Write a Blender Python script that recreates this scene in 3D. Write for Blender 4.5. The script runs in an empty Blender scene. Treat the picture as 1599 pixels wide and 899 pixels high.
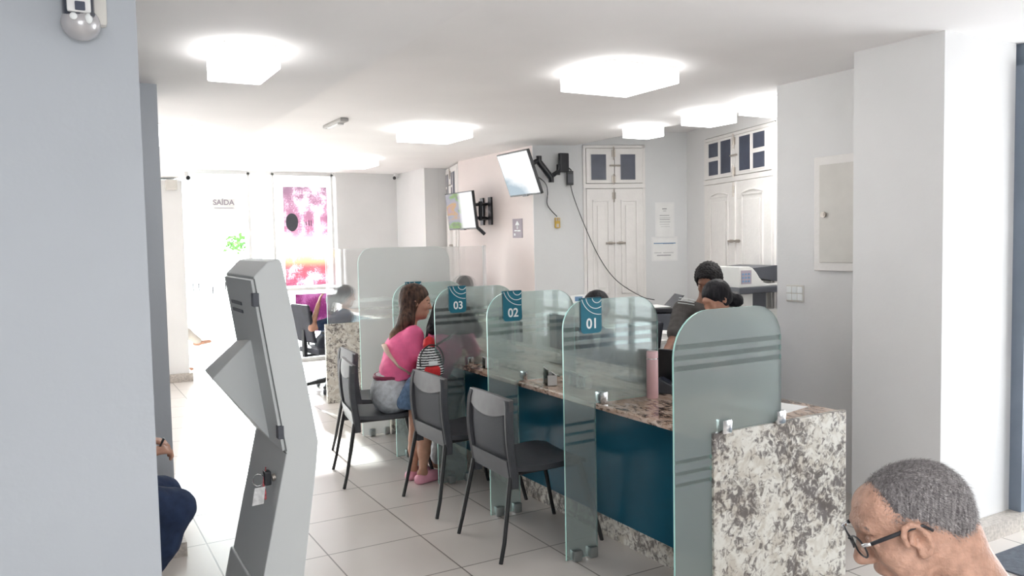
import bpy, bmesh, math, random
import numpy as np
from mathutils import Vector, Matrix, noise as mnoise
random.seed(7)
# ------------------------------------------------------------------ camera, light, exposure
CAM_H = 1.62; FPX = 1260.0; YAW = 0.51641; PITCH = 0.058437; ROLL = -0.019827
sc = bpy.context.scene
COL = sc.collection
_f = Vector((math.sin(YAW)*math.cos(PITCH), math.cos(YAW)*math.cos(PITCH), -math.sin(PITCH)))
_r0 = Vector((math.cos(YAW), -math.sin(YAW), 0)); _u0 = _r0.cross(_f)
_r = _r0*math.cos(ROLL) + _u0*math.sin(ROLL); _u = -_r0*math.sin(ROLL) + _u0*math.cos(ROLL)
cd = bpy.data.cameras.new('camera'); cam = bpy.data.objects.new('camera', cd); COL.objects.link(cam)
cd.sensor_width = 36; cd.lens = FPX/1599*36; cd.clip_start = .05; cd.clip_end = 300
cam.matrix_world = Matrix(((_r.x,_u.x,-_f.x,0),(_r.y,_u.y,-_f.y,0),(_r.z,_u.z,-_f.z,CAM_H),(0,0,0,1)))
sc.camera = cam
vs = sc.view_settings; vs.view_transform = 'Standard'; vs.look = 'None'; vs.gamma = 1; vs.exposure = 0.40
vs.use_curve_mapping = False
w = bpy.data.worlds.new('daylight'); sc.world = w; w.use_nodes = True
bgn = w.node_tree.nodes['Background']; bgn.inputs[0].default_value = (.93,.97,1,1); bgn.inputs[1].default_value = 7.6
sc.cycles.max_bounces = 10; sc.cycles.diffuse_bounces = 5; sc.cycles.glossy_bounces = 4
sc.cycles.transmission_bounces = 10; sc.cycles.transparent_max_bounces = 24
sc.cycles.caustics_reflective = False; sc.cycles.caustics_refractive = False
sc.cycles.sample_clamp_indirect = 6; sc.cycles.use_denoising = True

def area(name, loc, direction, sx, sy, power, color=(1,1,1)):
    l = bpy.data.lights.new(name, 'AREA'); l.shape = 'RECTANGLE'; l.size = sx; l.size_y = sy; l.energy = power; l.color = color
    o = bpy.data.objects.new(name, l); COL.objects.link(o); o.location = loc
    o.rotation_euler = Vector(direction).to_track_quat('-Z', 'Y').to_euler(); return o
# daylight enters by the street entrance and by the glazing right of and behind the camera (portals guide the sky's light)
for nm, lc, dr, sx, sy in (('entrance_portal', (1.8,11.42,1.3), (0,-1,0), 3.4, 2.6), ('side_portal', (5.72,-.05,1.2), (-1,0,0), 4.0, 2.3), ('rear_portal', (-.2,-3.12,1.6), (0,1,0), 2.0, 1.5)):
    area(nm, lc, dr, sx, sy, 1).data.cycles.is_portal = True

# unseen fill lights added to brighten the left side, office and waiting lobby
area('left_lobby_fill', (-1.4,3.55,2.40), (0,0,-1), 1.2, 1.0, 4, (1,.985,.95))
area('office_fill', (5.25,4.55,2.70), (0,0,-1), .9, .9, 26, (1,.985,.95))
area('waiting_lobby_fill', (.6,-.6,2.40), (0,0,-1), 1.6, 1.6, 30, (1,.985,.95))
sl = bpy.data.lights.new('morning_sun','SUN'); sl.energy = 14; sl.angle = math.radians(2); sl.color = (1,.98,.96)
so_ = bpy.data.objects.new('morning_sun', sl); COL.objects.link(so_); so_.rotation_euler = Vector((-.13,-.9,-.42)).to_track_quat('-Z','Y').to_euler()

# ------------------------------------------------------------------ picking real points: a ray of the camera meets a plane of the place
def ray(u, v): return _f*FPX + _r*(u-799.5) - _u*(v-449.5)
def onz(u, v, z=0.0):
    d = ray(u,v); t = (z-CAM_H)/d.z; return Vector((d.x*t, d.y*t, z))
def ony(u, v, y):
    d = ray(u,v); t = y/d.y; return Vector((d.x*t, y, CAM_H+d.z*t))
def onx(u, v, x):
    d = ray(u,v); t = x/d.x; return Vector((x, d.y*t, CAM_H+d.z*t))

# ------------------------------------------------------------------ materials
def new_mat(name):
    m = bpy.data.materials.new(name); m.use_nodes = True; nt = m.node_tree
    for n in list(nt.nodes): nt.nodes.remove(n)
    out = nt.nodes.new('ShaderNodeOutputMaterial'); return m, nt, out
def N(nt, t, **kw):
    n = nt.nodes.new(t)
    for k, v in kw.items():
        if k.startswith('i_'):
            key = k[2:]; key = int(key) if key.isdigit() else key.replace('_',' ')
            n.inputs[key].default_value = v
        else: setattr(n, k, v)
    return n
def ramp(nt, fac, stops, interp='LINEAR'):
    r = nt.nodes.new('ShaderNodeValToRGB'); r.color_ramp.interpolation = interp
    els = r.color_ramp.elements
    while len(els) < len(stops): els.new(.5)
    for e, (p, c) in zip(els, stops): e.position = p; e.color = tuple(c)+((1,) if len(c) == 3 else ())
    nt.links.new(fac, r.inputs[0]); return r.outputs[0]
def pmat(name, col, rough=.5, metal=0, var=.03, nscale=8, bump=0, bscale=60, spec=.5, coat=0, sss=0, trans=0, ior=1.45):
    m, nt, out = new_mat(name)
    b = N(nt, 'ShaderNodeBsdfPrincipled'); nt.links.new(b.outputs[0], out.inputs[0])
    b.inputs['Roughness'].default_value = rough; b.inputs['Metallic'].default_value = metal
    b.inputs['Specular IOR Level'].default_value = spec; b.inputs['Coat Weight'].default_value = coat
    b.inputs['IOR'].default_value = ior; b.inputs['Transmission Weight'].default_value = trans
    if sss: b.inputs['Subsurface Weight'].default_value = sss; b.inputs['Subsurface Radius'].default_value = (.012,.005,.003); b.inputs['Subsurface Scale'].default_value = 1
    tc = N(nt, 'ShaderNodeTexCoord')
    nz = N(nt, 'ShaderNodeTexNoise', i_Scale=nscale, i_Detail=3.0); nt.links.new(tc.outputs['Object'], nz.inputs['Vector'])
    lo = [max(0,c*(1-var*2)) for c in col[:3]]; hi = [min(1,c*(1+var*2)) for c in col[:3]]
    nt.links.new(ramp(nt, nz.outputs[0], [(.3,lo),(.7,hi)]), b.inputs['Base Color'])
    if bump:
        n2 = N(nt, 'ShaderNodeTexNoise', i_Scale=bscale, i_Detail=2.0); nt.links.new(tc.outputs['Object'], n2.inputs['Vector'])
        bp = N(nt, 'ShaderNodeBump', i_Strength=bump, i_Distance=.01); nt.links.new(n2.outputs[0], bp.inputs['Height']); nt.links.new(bp.outputs[0], b.inputs['Normal'])
    return m
def emat(name, col, strength):
    m, nt, out = new_mat(name); e = N(nt, 'ShaderNodeEmission'); e.inputs[0].default_value = tuple(col)+(1,); e.inputs[1].default_value = strength
    nt.links.new(e.outputs[0], out.inputs[0]); return m
M = {}
M['wall'] = pmat('white_wall_paint', (.76,.76,.76), .6, var=.012, nscale=2.5, bump=.08, bscale=35)
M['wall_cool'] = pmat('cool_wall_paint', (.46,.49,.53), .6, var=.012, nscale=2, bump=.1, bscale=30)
M['wall_pink'] = pmat('warm_wall_paint', (.76,.68,.66), .6, var=.012, nscale=2, bump=.08, bscale=30)
M['ceil'] = pmat('ceiling_paint', (.91,.895,.895), .7, var=.01, nscale=2, bump=.05, bscale=30)
M['base'] = pmat('baseboard_granite', (.50,.46,.42), .4, var=.12, nscale=60)
M['wood_white'] = pmat('white_door_paint', (.82,.80,.78), .45, var=.012, nscale=10, bump=.15, bscale=40)
M['film'] = pmat('dark_window_film', (.055,.065,.10), .35, var=.1)
M['brass'] = pmat('old_latch_metal', (.42,.38,.34), .4, metal=.7, var=.1)
M['teal'] = pmat('teal_sign', (.010,.15,.22), .5, var=.02)
M['white'] = pmat('white_print', (.85,.88,.88), .5, var=.0)
M['blue'] = pmat('petrol_blue_laminate', (.006,.085,.14), .25, var=.06, nscale=3, spec=.18)
M['chrome'] = pmat('chrome', (.75,.76,.77), .18, metal=1, var=.02)
M['steel'] = pmat('brushed_clamp_steel', (.42,.45,.45), .3, metal=.9, var=.03)
M['plastic'] = pmat('charcoal_chair_plastic', (.062,.065,.073), .45, var=.05, nscale=20)
M['plastic2'] = pmat('chair_grip_plastic', (.09,.088,.092), .5, var=.05, nscale=20)
M['mesh'] = pmat('chair_back_weave', (.035,.039,.048), .65, var=.08, nscale=200, bump=.3, bscale=400)
M['blackm'] = pmat('black_tube_metal', (.018,.018,.02), .35, var=.05)
M['black'] = pmat('black_plastic', (.02,.021,.026), .35, var=.1)
M['dark'] = pmat('dark_grey_plastic', (.07,.075,.09), .4, var=.05)
M['kiosk'] = pmat('kiosk_painted_steel', (.55,.57,.57), .42, var=.01, nscale=2)
M['gap'] = pmat('kiosk_seam_shadow', (.12,.13,.13), .6, var=.05)
M['pinkb'] = pmat('pink_bottle_enamel', (.80,.52,.54), .3, var=.01, coat=.3)
M['beige'] = pmat('beige_plastic', (.66,.64,.60), .45, var=.02)
M['offwhite'] = pmat('office_machine_plastic', (.66,.66,.64), .4, var=.02)
M['paper'] = pmat('paper', (.82,.82,.81), .7, var=.02)
M['ink'] = pmat('printed_ink', (.22,.22,.24), .7, var=.05)
M['inkblue'] = pmat('blue_print', (.16,.30,.48), .6, var=.05)
M['mauve'] = pmat('mauve_sign_plate', (.36,.31,.36), .5, var=.02)
M['yellow'] = pmat('yellow_junction_box', (.55,.36,.06), .5, var=.05)
M['skin_l'] = pmat('light_brown_skin', (.50,.27,.19), .5, var=.05, nscale=25, sss=.15, bump=.05, bscale=120)
M['skin_girl'] = pmat('child_skin', (.46,.25,.17), .5, var=.05, nscale=25, sss=.15)
M['skin_d'] = pmat('brown_skin', (.24,.115,.075), .45, var=.06, nscale=25, sss=.1, bump=.05, bscale=120)
M['pink'] = pmat('pink_jersey', (.86,.16,.34), .75, var=.05, nscale=14, bump=.25, bscale=25)
M['jeans'] = pmat('pale_grey_denim', (.54,.57,.60), .8, var=.1, nscale=30, bump=.2, bscale=90)
M['denim'] = pmat('blue_denim', (.12,.20,.33), .8, var=.12, nscale=40, bump=.2, bscale=90)
M['belt'] = pmat('wine_red_belt', (.20,.02,.06), .5, var=.05)
M['strap'] = pmat('cream_strap', (.70,.55,.45), .7, var=.05)
M['navy'] = pmat('navy_cloth', (.018,.035,.085), .8, var=.1, nscale=20, bump=.2, bscale=60)
M['greyshirt'] = pmat('grey_jersey', (.085,.078,.075), .8, var=.08, nscale=20, bump=.2, bscale=40)
M['darkcloth'] = pmat('dark_cloth', (.03,.033,.05), .85, var=.1, nscale=20)
M['cream'] = pmat('cream_cloth', (.62,.57,.52), .8, var=.05)
M['red'] = pmat('red_fabric', (.62,.025,.03), .6, var=.06, nscale=30)
M['pinkshoe'] = pmat('pink_rubber', (.72,.33,.42), .5, var=.03)
M['tag'] = pmat('white_key_tag', (.72,.72,.72), .5, var=.1, nscale=60)
M['pinkstring'] = pmat('red_cord', (.62,.15,.17), .6, var=.2, nscale=80)
M['mat'] = pmat('dark_floor_mat', (.10,.115,.14), .85, var=.1, nscale=40, bump=.3, bscale=150)
M['green'] = pmat('green_mat_print', (.03,.25,.14), .8, var=.1)
M['leaf'] = pmat('leaf_green', (.10,.26,.05), .6, var=.3, nscale=6)
M['pave'] = pmat('pale_pavement', (.75,.73,.70), .8, var=.05)
M['seat_pvc'] = pmat('office_chair_cloth', (.035,.037,.05), .7, var=.1)
M['lampbase'] = pmat('lamp_base_metal', (.45,.44,.43), .5, var=.02)
M['lamp'] = emat('lit_lamp_diffuser', (1,.99,.975), 4.6)
M['wall_grey'] = pmat('grey_wall_paint', (.72,.73,.735), .6, var=.012, nscale=2, bump=.1, bscale=30)
M['frame_w'] = pmat('white_aluminium', (.80,.80,.80), .4, var=.01)
M['post'] = pmat('blue_grey_frame', (.20,.24,.30), .4, var=.03)

def hair_mat(name, dark, light, scale=70, tip=None, zlo=0, zhi=1):
    m, nt, out = new_mat(name); b = N(nt, 'ShaderNodeBsdfPrincipled'); nt.links.new(b.outputs[0], out.inputs[0]); b.inputs['Roughness'].default_value = .55; b.inputs['Specular IOR Level'].default_value = .22
    tc = N(nt, 'ShaderNodeTexCoord'); mp = N(nt, 'ShaderNodeMapping'); mp.inputs['Scale'].default_value = (1,1,.12); nt.links.new(tc.outputs['Object'], mp.inputs[0])
    nz = N(nt, 'ShaderNodeTexNoise', i_Scale=scale, i_Detail=3.0); nt.links.new(mp.outputs[0], nz.inputs['Vector'])
    c = ramp(nt, nz.outputs[0], [(.35,dark),(.7,light)])
    if tip:
        sp = N(nt, 'ShaderNodeSeparateXYZ'); nt.links.new(tc.outputs['Object'], sp.inputs[0])
        mr = N(nt, 'ShaderNodeMapRange'); mr.inputs['From Min'].default_value = zhi; mr.inputs['From Max'].default_value = zlo; nt.links.new(sp.outputs['Z'], mr.inputs['Value'])
        mx = N(nt, 'ShaderNodeMix', data_type='RGBA'); nt.links.new(mr.outputs[0], mx.inputs[0]); nt.links.new(c, mx.inputs[6]); mx.inputs[7].default_value = tuple(tip)+(1,); c = mx.outputs[2]
    nt.links.new(c, b.inputs['Base Color'])
    bp = N(nt, 'ShaderNodeBump', i_Strength=.6, i_Distance=.006); nt.links.new(nz.outputs[0], bp.inputs['Height']); nt.links.new(bp.outputs[0], b.inputs['Normal'])
    return m
M['hair_black'] = hair_mat('black_hair', (.008,.008,.011), (.03,.028,.032))
M['hair_curl'] = hair_mat('black_curly_hair', (.006,.006,.008), (.03,.026,.026), 160)
M['hair_brown'] = hair_mat('long_brown_hair', (.022,.013,.011), (.12,.065,.045), 60, tip=(.50,.29,.17), zlo=.76, zhi=1.04)
M['hair_grey'] = hair_mat('grey_hair', (.10,.09,.095), (.26,.245,.25), 120)
M['hair_grey2'] = hair_mat('grey_hair_strands', (.07,.062,.066), (.55,.52,.52), 300)

def granite(name, cols, scale, rough=.2, stretch=(1,1,1), bias=0):
    m, nt, out = new_mat(name); b = N(nt, 'ShaderNodeBsdfPrincipled'); nt.links.new(b.outputs[0], out.inputs[0]); b.inputs['Roughness'].default_value = rough
    tc = N(nt, 'ShaderNodeTexCoord'); mp = N(nt, 'ShaderNodeMapping'); mp.inputs['Scale'].default_value = stretch; nt.links.new(tc.outputs['Object'], mp.inputs[0])
    n0 = N(nt, 'ShaderNodeTexNoise', i_Scale=scale*.12, i_Detail=2.0); nt.links.new(mp.outputs[0], n0.inputs['Vector'])
    n1 = N(nt, 'ShaderNodeTexNoise', i_Scale=scale, i_Detail=7.0, i_Roughness=.68, i_Distortion=.8); nt.links.new(mp.outputs[0], n1.inputs['Vector'])
    n2 = N(nt, 'ShaderNodeTexNoise', i_Scale=scale*.45, i_Detail=3.0, i_Distortion=1.2); nt.links.new(mp.outputs[0], n2.inputs['Vector'])
    a = N(nt, 'ShaderNodeMath', operation='MULTIPLY_ADD'); nt.links.new(n0.outputs[0], a.inputs[0]); a.inputs[1].default_value = .55; nt.links.new(n1.outputs[0], a.inputs[2])
    s = N(nt, 'ShaderNodeMath', operation='SUBTRACT'); nt.links.new(a.outputs[0], s.inputs[0]); s.inputs[1].default_value = .275+bias
    c1 = ramp(nt, s.outputs[0], [(.40,cols[0]),(.47,cols[1]),(.53,cols[2])])
    c2 = ramp(nt, n2.outputs[0], [(.42,(1,1,1)),(.62,cols[3])])
    mx = N(nt, 'ShaderNodeMix', data_type='RGBA', blend_type='MULTIPLY'); mx.inputs[0].default_value = 1; nt.links.new(c1, mx.inputs[6]); nt.links.new(c2, mx.inputs[7])
    nt.links.new(mx.outputs[2], b.inputs['Base Color']); return m
M['granite_slab'] = granite('grey_white_granite', [(.14,.125,.12),(.40,.38,.35),(.66,.65,.60),(.78,.74,.70)], 30, .3)
M['granite_top'] = granite('pinkish_brown_granite', [(.07,.05,.045),(.38,.27,.21),(.62,.50,.42),(.80,.70,.62)], 38, .12, (1,.45,1))
M['marble'] = granite('pale_marble', [(.50,.46,.44),(.66,.62,.60),(.74,.70,.68),(.95,.93,.92)], 9, .3)

def floor_mat():
    m, nt, out = new_mat('pale_glazed_floor_tile'); b = N(nt, 'ShaderNodeBsdfPrincipled'); nt.links.new(b.outputs[0], out.inputs[0])
    tc = N(nt, 'ShaderNodeTexCoord'); mp = N(nt, 'ShaderNodeMapping'); mp.inputs['Location'].default_value = (-.66,-3.56,0); nt.links.new(tc.outputs['Object'], mp.inputs[0])
    bt = N(nt, 'ShaderNodeTexBrick', offset=0.0, squash=1.0); nt.links.new(mp.outputs[0], bt.inputs['Vector'])
    bt.inputs['Scale'].default_value = 1; bt.inputs['Brick Width'].default_value = .52; bt.inputs['Row Height'].default_value = .52
    bt.inputs['Mortar Size'].default_value = .0042; bt.inputs['Mortar Smooth'].default_value = .1; bt.inputs['Bias'].default_value = 0
    bt.inputs['Color1'].default_value = (.66,.62,.585,1); bt.inputs['Color2'].default_value = (.69,.65,.615,1); bt.inputs['Mortar'].default_value = (.22,.20,.18,1)
    nz = N(nt, 'ShaderNodeTexNoise', i_Scale=3.0, i_Detail=3.0, i_Roughness=.5); nt.links.new(tc.outputs['Object'], nz.inputs['Vector'])
    c = ramp(nt, nz.outputs[0], [(.25,(.95,.94,.93)),(.75,(1,1,1))])
    mx = N(nt, 'ShaderNodeMix', data_type='RGBA', blend_type='MULTIPLY'); mx.inputs[0].default_value = 1; nt.links.new(bt.outputs[0], mx.inputs[6]); nt.links.new(c, mx.inputs[7])
    nt.links.new(mx.outputs[2], b.inputs['Base Color'])
    rr = ramp(nt, nz.outputs[0], [(.3,(.28,)*3),(.7,(.33,)*3)]); nt.links.new(rr, b.inputs['Roughness'])
    bp = N(nt, 'ShaderNodeBump', i_Strength=.25, i_Distance=.003, invert=True); nt.links.new(bt.outputs['Fac'], bp.inputs['Height']); nt.links.new(bp.outputs[0], b.inputs['Normal'])
    return m
M['floor'] = floor_mat()

def glass_mat(name, bands, frost_top=9, tint=(.80,.90,.88), milk=.34, clear=.28, mc=(.78,.85,.86), gr=.03, rr=.13):
    """frosted film with clear bands at the heights given (object z)"""
    m, nt, out = new_mat(name)
    tc = N(nt, 'ShaderNodeTexCoord'); sp = N(nt, 'ShaderNodeSeparateXYZ'); nt.links.new(tc.outputs['Object'], sp.inputs[0])
    acc = None
    for a, b_ in bands:
        c = (a+b_)/2; hw = (b_-a)/2
        cm = N(nt, 'ShaderNodeMath', operation='COMPARE'); nt.links.new(sp.outputs['Z'], cm.inputs[0]); cm.inputs[1].default_value = c; cm.inputs[2].default_value = hw
        if acc is None: acc = cm.outputs[0]
        else:
            ad = N(nt, 'ShaderNodeMath', operation='ADD'); nt.links.new(acc, ad.inputs[0]); nt.links.new(cm.outputs[0], ad.inputs[1]); acc = ad.outputs[0]
    tr = N(nt, 'ShaderNodeBsdfTransparent'); tr.inputs[0].default_value = tuple(tint)+(1,)
    rf = N(nt, 'ShaderNodeBsdfRefraction'); rf.inputs['Color'].default_value = tuple(tint)+(1,); rf.inputs['Roughness'].default_value = rr; rf.inputs['IOR'].default_value = 1.12
    df = N(nt, 'ShaderNodeBsdfDiffuse'); df.inputs[0].default_value = tuple(mc)+(1,)
    tl = N(nt, 'ShaderNodeBsdfTranslucent'); tl.inputs[0].default_value = tuple(min(1,c*1.25) for c in mc)+(1,)
    m0 = N(nt, 'ShaderNodeMixShader'); m0.inputs[0].default_value = .5; nt.links.new(df.outputs[0], m0.inputs[1]); nt.links.new(tl.outputs[0], m0.inputs[2])
    m1 = N(nt, 'ShaderNodeMixShader'); m1.inputs[0].default_value = milk; nt.links.new(rf.outputs[0], m1.inputs[1]); nt.links.new(m0.outputs[0], m1.inputs[2])
    m2 = N(nt, 'ShaderNodeMixShader'); m2.inputs[0].default_value = clear; nt.links.new(m1.outputs[0], m2.inputs[1]); nt.links.new(tr.outputs[0], m2.inputs[2])
    last = m2
    if acc is not None:
        sf = N(nt, 'ShaderNodeMath', operation='MULTIPLY'); nt.links.new(acc, sf.inputs[0]); sf.inputs[1].default_value = .78 if bands[0][0] > -10 else 1.0
        m3 = N(nt, 'ShaderNodeMixShader'); nt.links.new(sf.outputs[0], m3.inputs[0]); nt.links.new(m2.outputs[0], m3.inputs[1]); nt.links.new(tr.outputs[0], m3.inputs[2]); last = m3
    gl = N(nt, 'ShaderNodeBsdfGlossy'); gl.inputs['Roughness'].default_value = gr; gl.inputs[0].default_value = (.55,.55,.55,1); fr = N(nt, 'ShaderNodeFresnel'); fr.inputs[0].default_value = 1.5
    m4 = N(nt, 'ShaderNodeMixShader'); nt.links.new(fr.outputs[0], m4.inputs[0]); nt.links.new(last.outputs[0], m4.inputs[1]); nt.links.new(gl.outputs[0], m4.inputs[2])
    nt.links.new(m4.outputs[0], out.inputs[0]); return m
BANDS = [(1.161,1.183),(1.116,1.138),(1.073,1.095),(.690,.706),(.642,.658),(.594,.610)]
M['glass'] = glass_mat('frosted_partition_glass', BANDS)
M['glass_end'] = glass_mat('frosted_end_glass', BANDS, milk=.36, clear=.26, gr=.38, rr=.18)
M['glass_tall'] = glass_mat('frosted_tall_glass', [(1.135,1.168),(1.065,1.09),(.99,1.02)], tint=(.93,.96,.95), milk=.6, clear=.10, mc=(.80,.82,.82))
M['glass_far'] = glass_mat('frosted_far_glass', [], tint=(.95,.95,.95), milk=.16, clear=.34, mc=(.8,.8,.8), rr=.12)
M['clear'] = glass_mat('clear_glass', [(-50,50)], tint=(.93,.97,.96))
M['acrylic'] = glass_mat('clear_acrylic', [(-50,50)], tint=(.90,.93,.94))
M['glass_edge'] = pmat('glass_edge_aqua', (.50,.85,.80), .2, var=.02)

# ------------------------------------------------------------------ mesh helpers
class B:
    def __init__(s): s.bm = bmesh.new()
    def _add(s, vs, fs, mi=0):
        bv = [s.bm.verts.new(v) for v in vs]
        for f in fs:
            try: fc = s.bm.faces.new([bv[i] for i in f]); fc.material_index = mi
            except ValueError: pass
        return bv
    def box(s, a, b, mi=0, bev=0):
        x0,y0,z0 = a; x1,y1,z1 = b
        if x0>x1: x0,x1=x1,x0
        if y0>y1: y0,y1=y1,y0
        if z0>z1: z0,z1=z1,z0
        vs = [(x0,y0,z0),(x1,y0,z0),(x1,y1,z0),(x0,y1,z0),(x0,y0,z1),(x1,y0,z1),(x1,y1,z1),(x0,y1,z1)]
        bv = s._add(vs, [(0,3,2,1),(4,5,6,7),(0,1,5,4),(1,2,6,5),(2,3,7,6),(3,0,4,7)], mi)
        if bev:
            es = list({e for v in bv for e in v.link_edges})
            bmesh.ops.bevel(s.bm, geom=es, offset=bev, segments=2, profile=.6, affect='EDGES')
        return s
    def hexa(s, vs, mi=0):   # eight corners, bottom ring then top ring
        s._add(vs, [(0,3,2,1),(4,5,6,7),(0,1,5,4),(1,2,6,5),(2,3,7,6),(3,0,4,7)], mi); return s
    def tube(s, pts, r, n=10, mi=0, closed=False, flat=None):
        pts = [Vector(p) for p in pts]; rr = r if isinstance(r,(list,tuple)) else [r]*len(pts)
        rings = []; up = Vector((0,0,1))
        for i, p in enumerate(pts):
            if closed: t = (pts[(i+1)%len(pts)]-pts[i-1]).normalized()
            else: t = (pts[min(i+1,len(pts)-1)]-pts[max(i-1,0)]).normalized()
            ref = up if abs(t.dot(up)) < .95 else Vector((1,0,0))
            a = t.cross(ref).normalized(); b = t.cross(a).normalized()
            fl_ = flat or 1
            rings.append([s.bm.verts.new(p + a*math.cos(2*math.pi*k/n)*rr[i] + b*math.sin(2*math.pi*k/n)*rr[i]*fl_) for k in range(n)])
        m = len(rings)
        for i in range(m if closed else m-1):
            A, Bq = rings[i], rings[(i+1)%m]
            for k in range(n):
                f = s.bm.faces.new((A[k],A[(k+1)%n],Bq[(k+1)%n],Bq[k])); f.material_index = mi
        if not closed:
            f = s.bm.faces.new(rings[0][::-1]); f.material_index = mi; f = s.bm.faces.new(rings[-1]); f.material_index = mi
        return s
    def lathe(s, prof, c=(0,0,0), n=24, mi=0):   # prof: (r,z)
        c = Vector(c); rings = [[s.bm.verts.new(c+Vector((r*math.cos(2*math.pi*k/n), r*math.sin(2*math.pi*k/n), z))) for k in range(n)] for r, z in prof]
        for i in range(len(rings)-1):
            for k in range(n):
                f = s.bm.faces.new((rings[i][k],rings[i][(k+1)%n],rings[i+1][(k+1)%n],rings[i+1][k])); f.material_index = mi
        s.bm.faces.new(rings[0][::-1]).material_index = mi; s.bm.faces.new(rings[-1]).material_index = mi
        return s
    def prism(s, poly, fn, d0, d1, mi=0, mi_side=None):  # poly 2D, fn(a,b,d)->3D
        n = len(poly); A = [s.bm.verts.new(fn(a,b,d0)) for a,b in poly]; Bq = [s.bm.verts.new(fn(a,b,d1)) for a,b in poly]
        s.bm.faces.new(A).material_index = mi; s.bm.faces.new(Bq[::-1]).material_index = mi
        for i in range(n):
            f = s.bm.faces.new((A[i],Bq[i],Bq[(i+1)%n],A[(i+1)%n])); f.material_index = mi if mi_side is None else mi_side
        return s
    def ell(s, c, r, n=16, mi=0, rot=None):
        mt = Matrix.Translation(Vector(c)) @ (rot.to_4x4() if rot else Matrix.Identity(4)) @ Matrix.Diagonal((r[0],r[1],r[2],1))
        g = bmesh.ops.create_uvsphere(s.bm, u_segments=n, v_segments=max(6,n//2), radius=1, matrix=mt)
        for v in g['verts']:
            for f in v.link_faces: f.material_index = mi
        return s
    def build(s, name, mats, parent=None, smooth=False, bevel=0, world=False, angle=None):
        bmesh.ops.recalc_face_normals(s.bm, faces=s.bm.faces[:])
        me = bpy.data.meshes.new(name); s.bm.to_mesh(me); s.bm.free()
        return finish(name, me, mats, parent, smooth, bevel, world, angle)
def finish(name, me, mats, parent=None, smooth=False, bevel=0, world=False, angle=None):
    for m in (mats if isinstance(mats,(list,tuple)) else [mats]): me.materials.append(m)
    if smooth:
        me.shade_smooth()
        if angle: me.set_sharp_from_angle(angle=math.radians(angle))
    o = bpy.data.objects.new(name, me); COL.objects.link(o)
    if parent is not None:
        if world:
            q = parent; off = Vector((0,0,0)); 
            mt = Matrix.Identity(4); chain = []
            while q is not None: chain.append(q); q = q.parent
            for q in reversed(chain): mt = mt @ (Matrix.Translation(q.location) @ q.rotation_euler.to_matrix().to_4x4())
            me.transform(mt.inverted())
        o.parent = parent
    if bevel:
        b = o.modifiers.new('bevel','BEVEL'); b.width = bevel; b.segments = 2; b.limit_method = 'ANGLE'; b.angle_limit = math.radians(35)
    return o
def tag(o, label=None, cat=None, group=None, kind=None):
    if label: o['label'] = label
    if cat: o['category'] = cat
    if group: o['group'] = group
    if kind: o['kind'] = kind
    return o
def thing(name, label, cat, loc=(0,0,0), rz=0, group=None, kind=None):
    o = bpy.data.objects.new(name, None); COL.objects.link(o); o.location = loc; o.rotation_euler = (0,0,rz); o.empty_display_size = .1
    return tag(o, label, cat, group, kind)
def struct(name, b, m, parent=None, **kw):
    o = b.build(name, m, parent, **kw)
    if parent is None: o['kind'] = 'structure'
    return o
def dup(root, loc, rz=None, label=None):
    r = root.copy(); COL.objects.link(r); r.location = loc
    if rz is not None: r.rotation_euler = (0,0,rz)
    if label: r['label'] = label
    for ch in list(root.children):
        c = ch.copy(); COL.objects.link(c); c.parent = r
        for g in list(ch.children):
            d = g.copy(); COL.objects.link(d); d.parent = c
    return r
def text_mesh(name, txt, size, mat, parent, origin, right, up, depth=.0015, align='CENTER', world=False, bold=0):
    cu = bpy.data.curves.new('lettering', 'FONT'); cu.body = txt; cu.size = size; cu.align_x = align; cu.align_y = 'CENTER'; cu.extrude = depth; cu.offset = bold
    to = bpy.data.objects.new('lettering', cu); COL.objects.link(to)
    dg = bpy.context.evaluated_depsgraph_get(); me = bpy.data.meshes.new_from_object(to.evaluated_get(dg))
    bpy.data.objects.remove(to); bpy.data.curves.remove(cu)
    R = Vector(right).normalized(); U = Vector(up).normalized(); Nn = R.cross(U); O = Vector(origin)
    me.transform(Matrix(((R.x,U.x,Nn.x,O.x),(R.y,U.y,Nn.y,O.y),(R.z,U.z,Nn.z,O.z),(0,0,0,1))))
    me.materials.clear(); return finish(name, me, mat, parent, world=world)

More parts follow.
